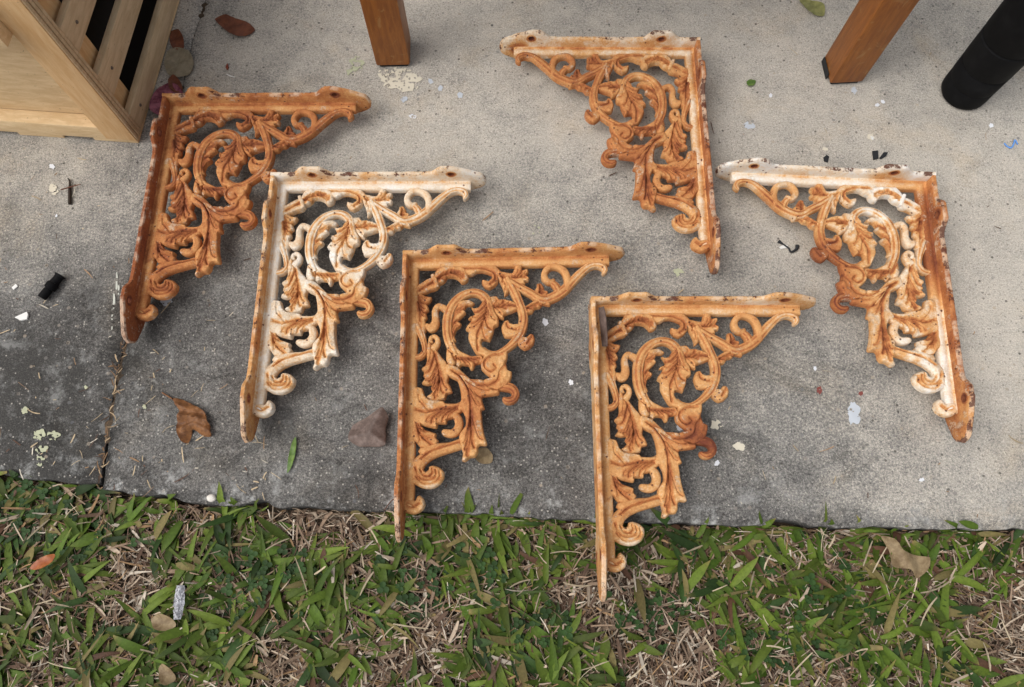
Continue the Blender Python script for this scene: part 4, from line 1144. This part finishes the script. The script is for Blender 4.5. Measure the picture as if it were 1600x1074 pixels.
for k, (u, v, ru, rv, hl) in enumerate([(40,642,6,5,0),(135,606,3,3,0),(84,681,9,8,.45),(64,680,12,7,.6),(66,703,10,6,.4),(66,722,8,9,.7),(558,100,12,10,.7),(548,113,6,6,.6),(226,636,3,3,0),(1062,425,8,8,.7),(838,360,8,6,.7)]):
    splash(u, v, ru, rv, M_li, slab_left if u < 150 else slab_main, 200 + k, 'lichen_patch', .35, hl)
M_ck = plain('chalk', (0.50, 0.51, 0.45), 0.95)
for k, (u, v, ru, rv) in enumerate([(183,440,1.8,13),(179,470,1.6,16),(176,505,1.2,18),(186,452,1.2,12)]): splash(u, v, ru, rv, M_ck, slab_main, 300 + k, 'chalk_mark', .3, .45)

# scattered straw bits and grit on the concrete (uncountable)
def litter():
    n = 250
    u = rng.uniform(0, 1, n); uu = np.where(u < .55, rng.uniform(0, 420, n), rng.uniform(0, 1600, n))
    vv = np.where(u < .55, rng.uniform(230, 760, n), rng.uniform(20, 810, n))
    vv = np.where(rng.uniform(0, 1, n) < .25, rng.uniform(690, 790, n), vv)
    P = np.array([list(G(a, b))[:2] for a, b in zip(uu, vv)])
    P = P[(P[:, 1] > edge_y(P[:, 0]) + .006)]; n = len(P)
    inb = (P[:, 0] < c0.x + .01) & (P[:, 1] > c0.y - .01); P = P[~inb]; n = len(P)
    col = np.array([(0.42, 0.33, 0.22), (0.28, 0.18, 0.11), (0.10, 0.06, 0.045), (0.55, 0.50, 0.42)])[rng.choice(4, n, p=[.4, .25, .2, .15])] * rng.uniform(.7, 1.2, (n, 1))
    V, Q, cc = strips(np.c_[P, np.full(n, 0.0016)], rng.uniform(0, 6.283, n), rng.uniform(.003, .016, n) * rng.choice([.4, .8, 1.4], n), rng.uniform(.0005, .0018, n), rng.normal(.02, .04, n), rng.normal(0, .15, n), 4, col, rng.uniform(0, .3, n), np.full(n, 0.004), rng.normal(0, .35, n), False)
    V[:, 2] = np.maximum(V[:, 2], 0.0012)
    tag(strips_obj('straw_litter', V, Q, cc, M_thatch), 'scattered bits of straw and plant debris on the concrete', 'debris', None, 'stuff')
    # debris packed in the slab joint
    J = resample(np.array(joint[:9]), .002, False); m = 150
    q = J[rng.integers(0, len(J), m)] + rng.normal(0, .0012, (m, 2))
    col = np.array([(0.34, 0.25, 0.16), (0.16, 0.10, 0.06), (0.06, 0.04, 0.03)])[rng.choice(3, m, p=[.3, .35, .35])]
    V, Q, cc = strips(np.c_[q, rng.uniform(-.008, .001, m)], rng.normal(1.5, .9, m), rng.uniform(.004, .016, m), rng.uniform(.0008, .002, m), rng.normal(0, .2, m), rng.normal(0, .4, m), 3, col, rng.uniform(0, .3, m), np.full(m, .002), rng.normal(0, .6, m), False)
    tag(strips_obj('joint_debris', V, Q, cc, M_thatch), 'dark plant debris packed in the joint between the slabs', 'debris', None, 'stuff')
litter()
# dirt that fills the joint between the slabs
J = resample(np.array(joint[1:]), .004, False)
w = 0.0065
Vj = [(x - w, y, -0.0038 + 0.0012 * math.sin(i * 1.3)) for i, (x, y) in enumerate(J)] + [(x + w, y, -0.0034 + 0.0012 * math.sin(i * 2.1)) for i, (x, y) in enumerate(J)]
k = len(J)
Vj += [(x - w, y, -0.03) for x, y in J] + [(x + w, y, -0.03) for x, y in J]
Fj = []
for i in range(k - 1): Fj += [(i, i + 1, k + i + 1, k + i), (i, 2 * k + i, 2 * k + i + 1, i + 1), (k + i, k + i + 1, 3 * k + i + 1, 3 * k + i)]
tag(obj('joint_dirt', mesh_from('joint_dirt', Vj, Fj), M_soil), 'dark dirt filling the joint between the two slabs', None, None, 'structure')
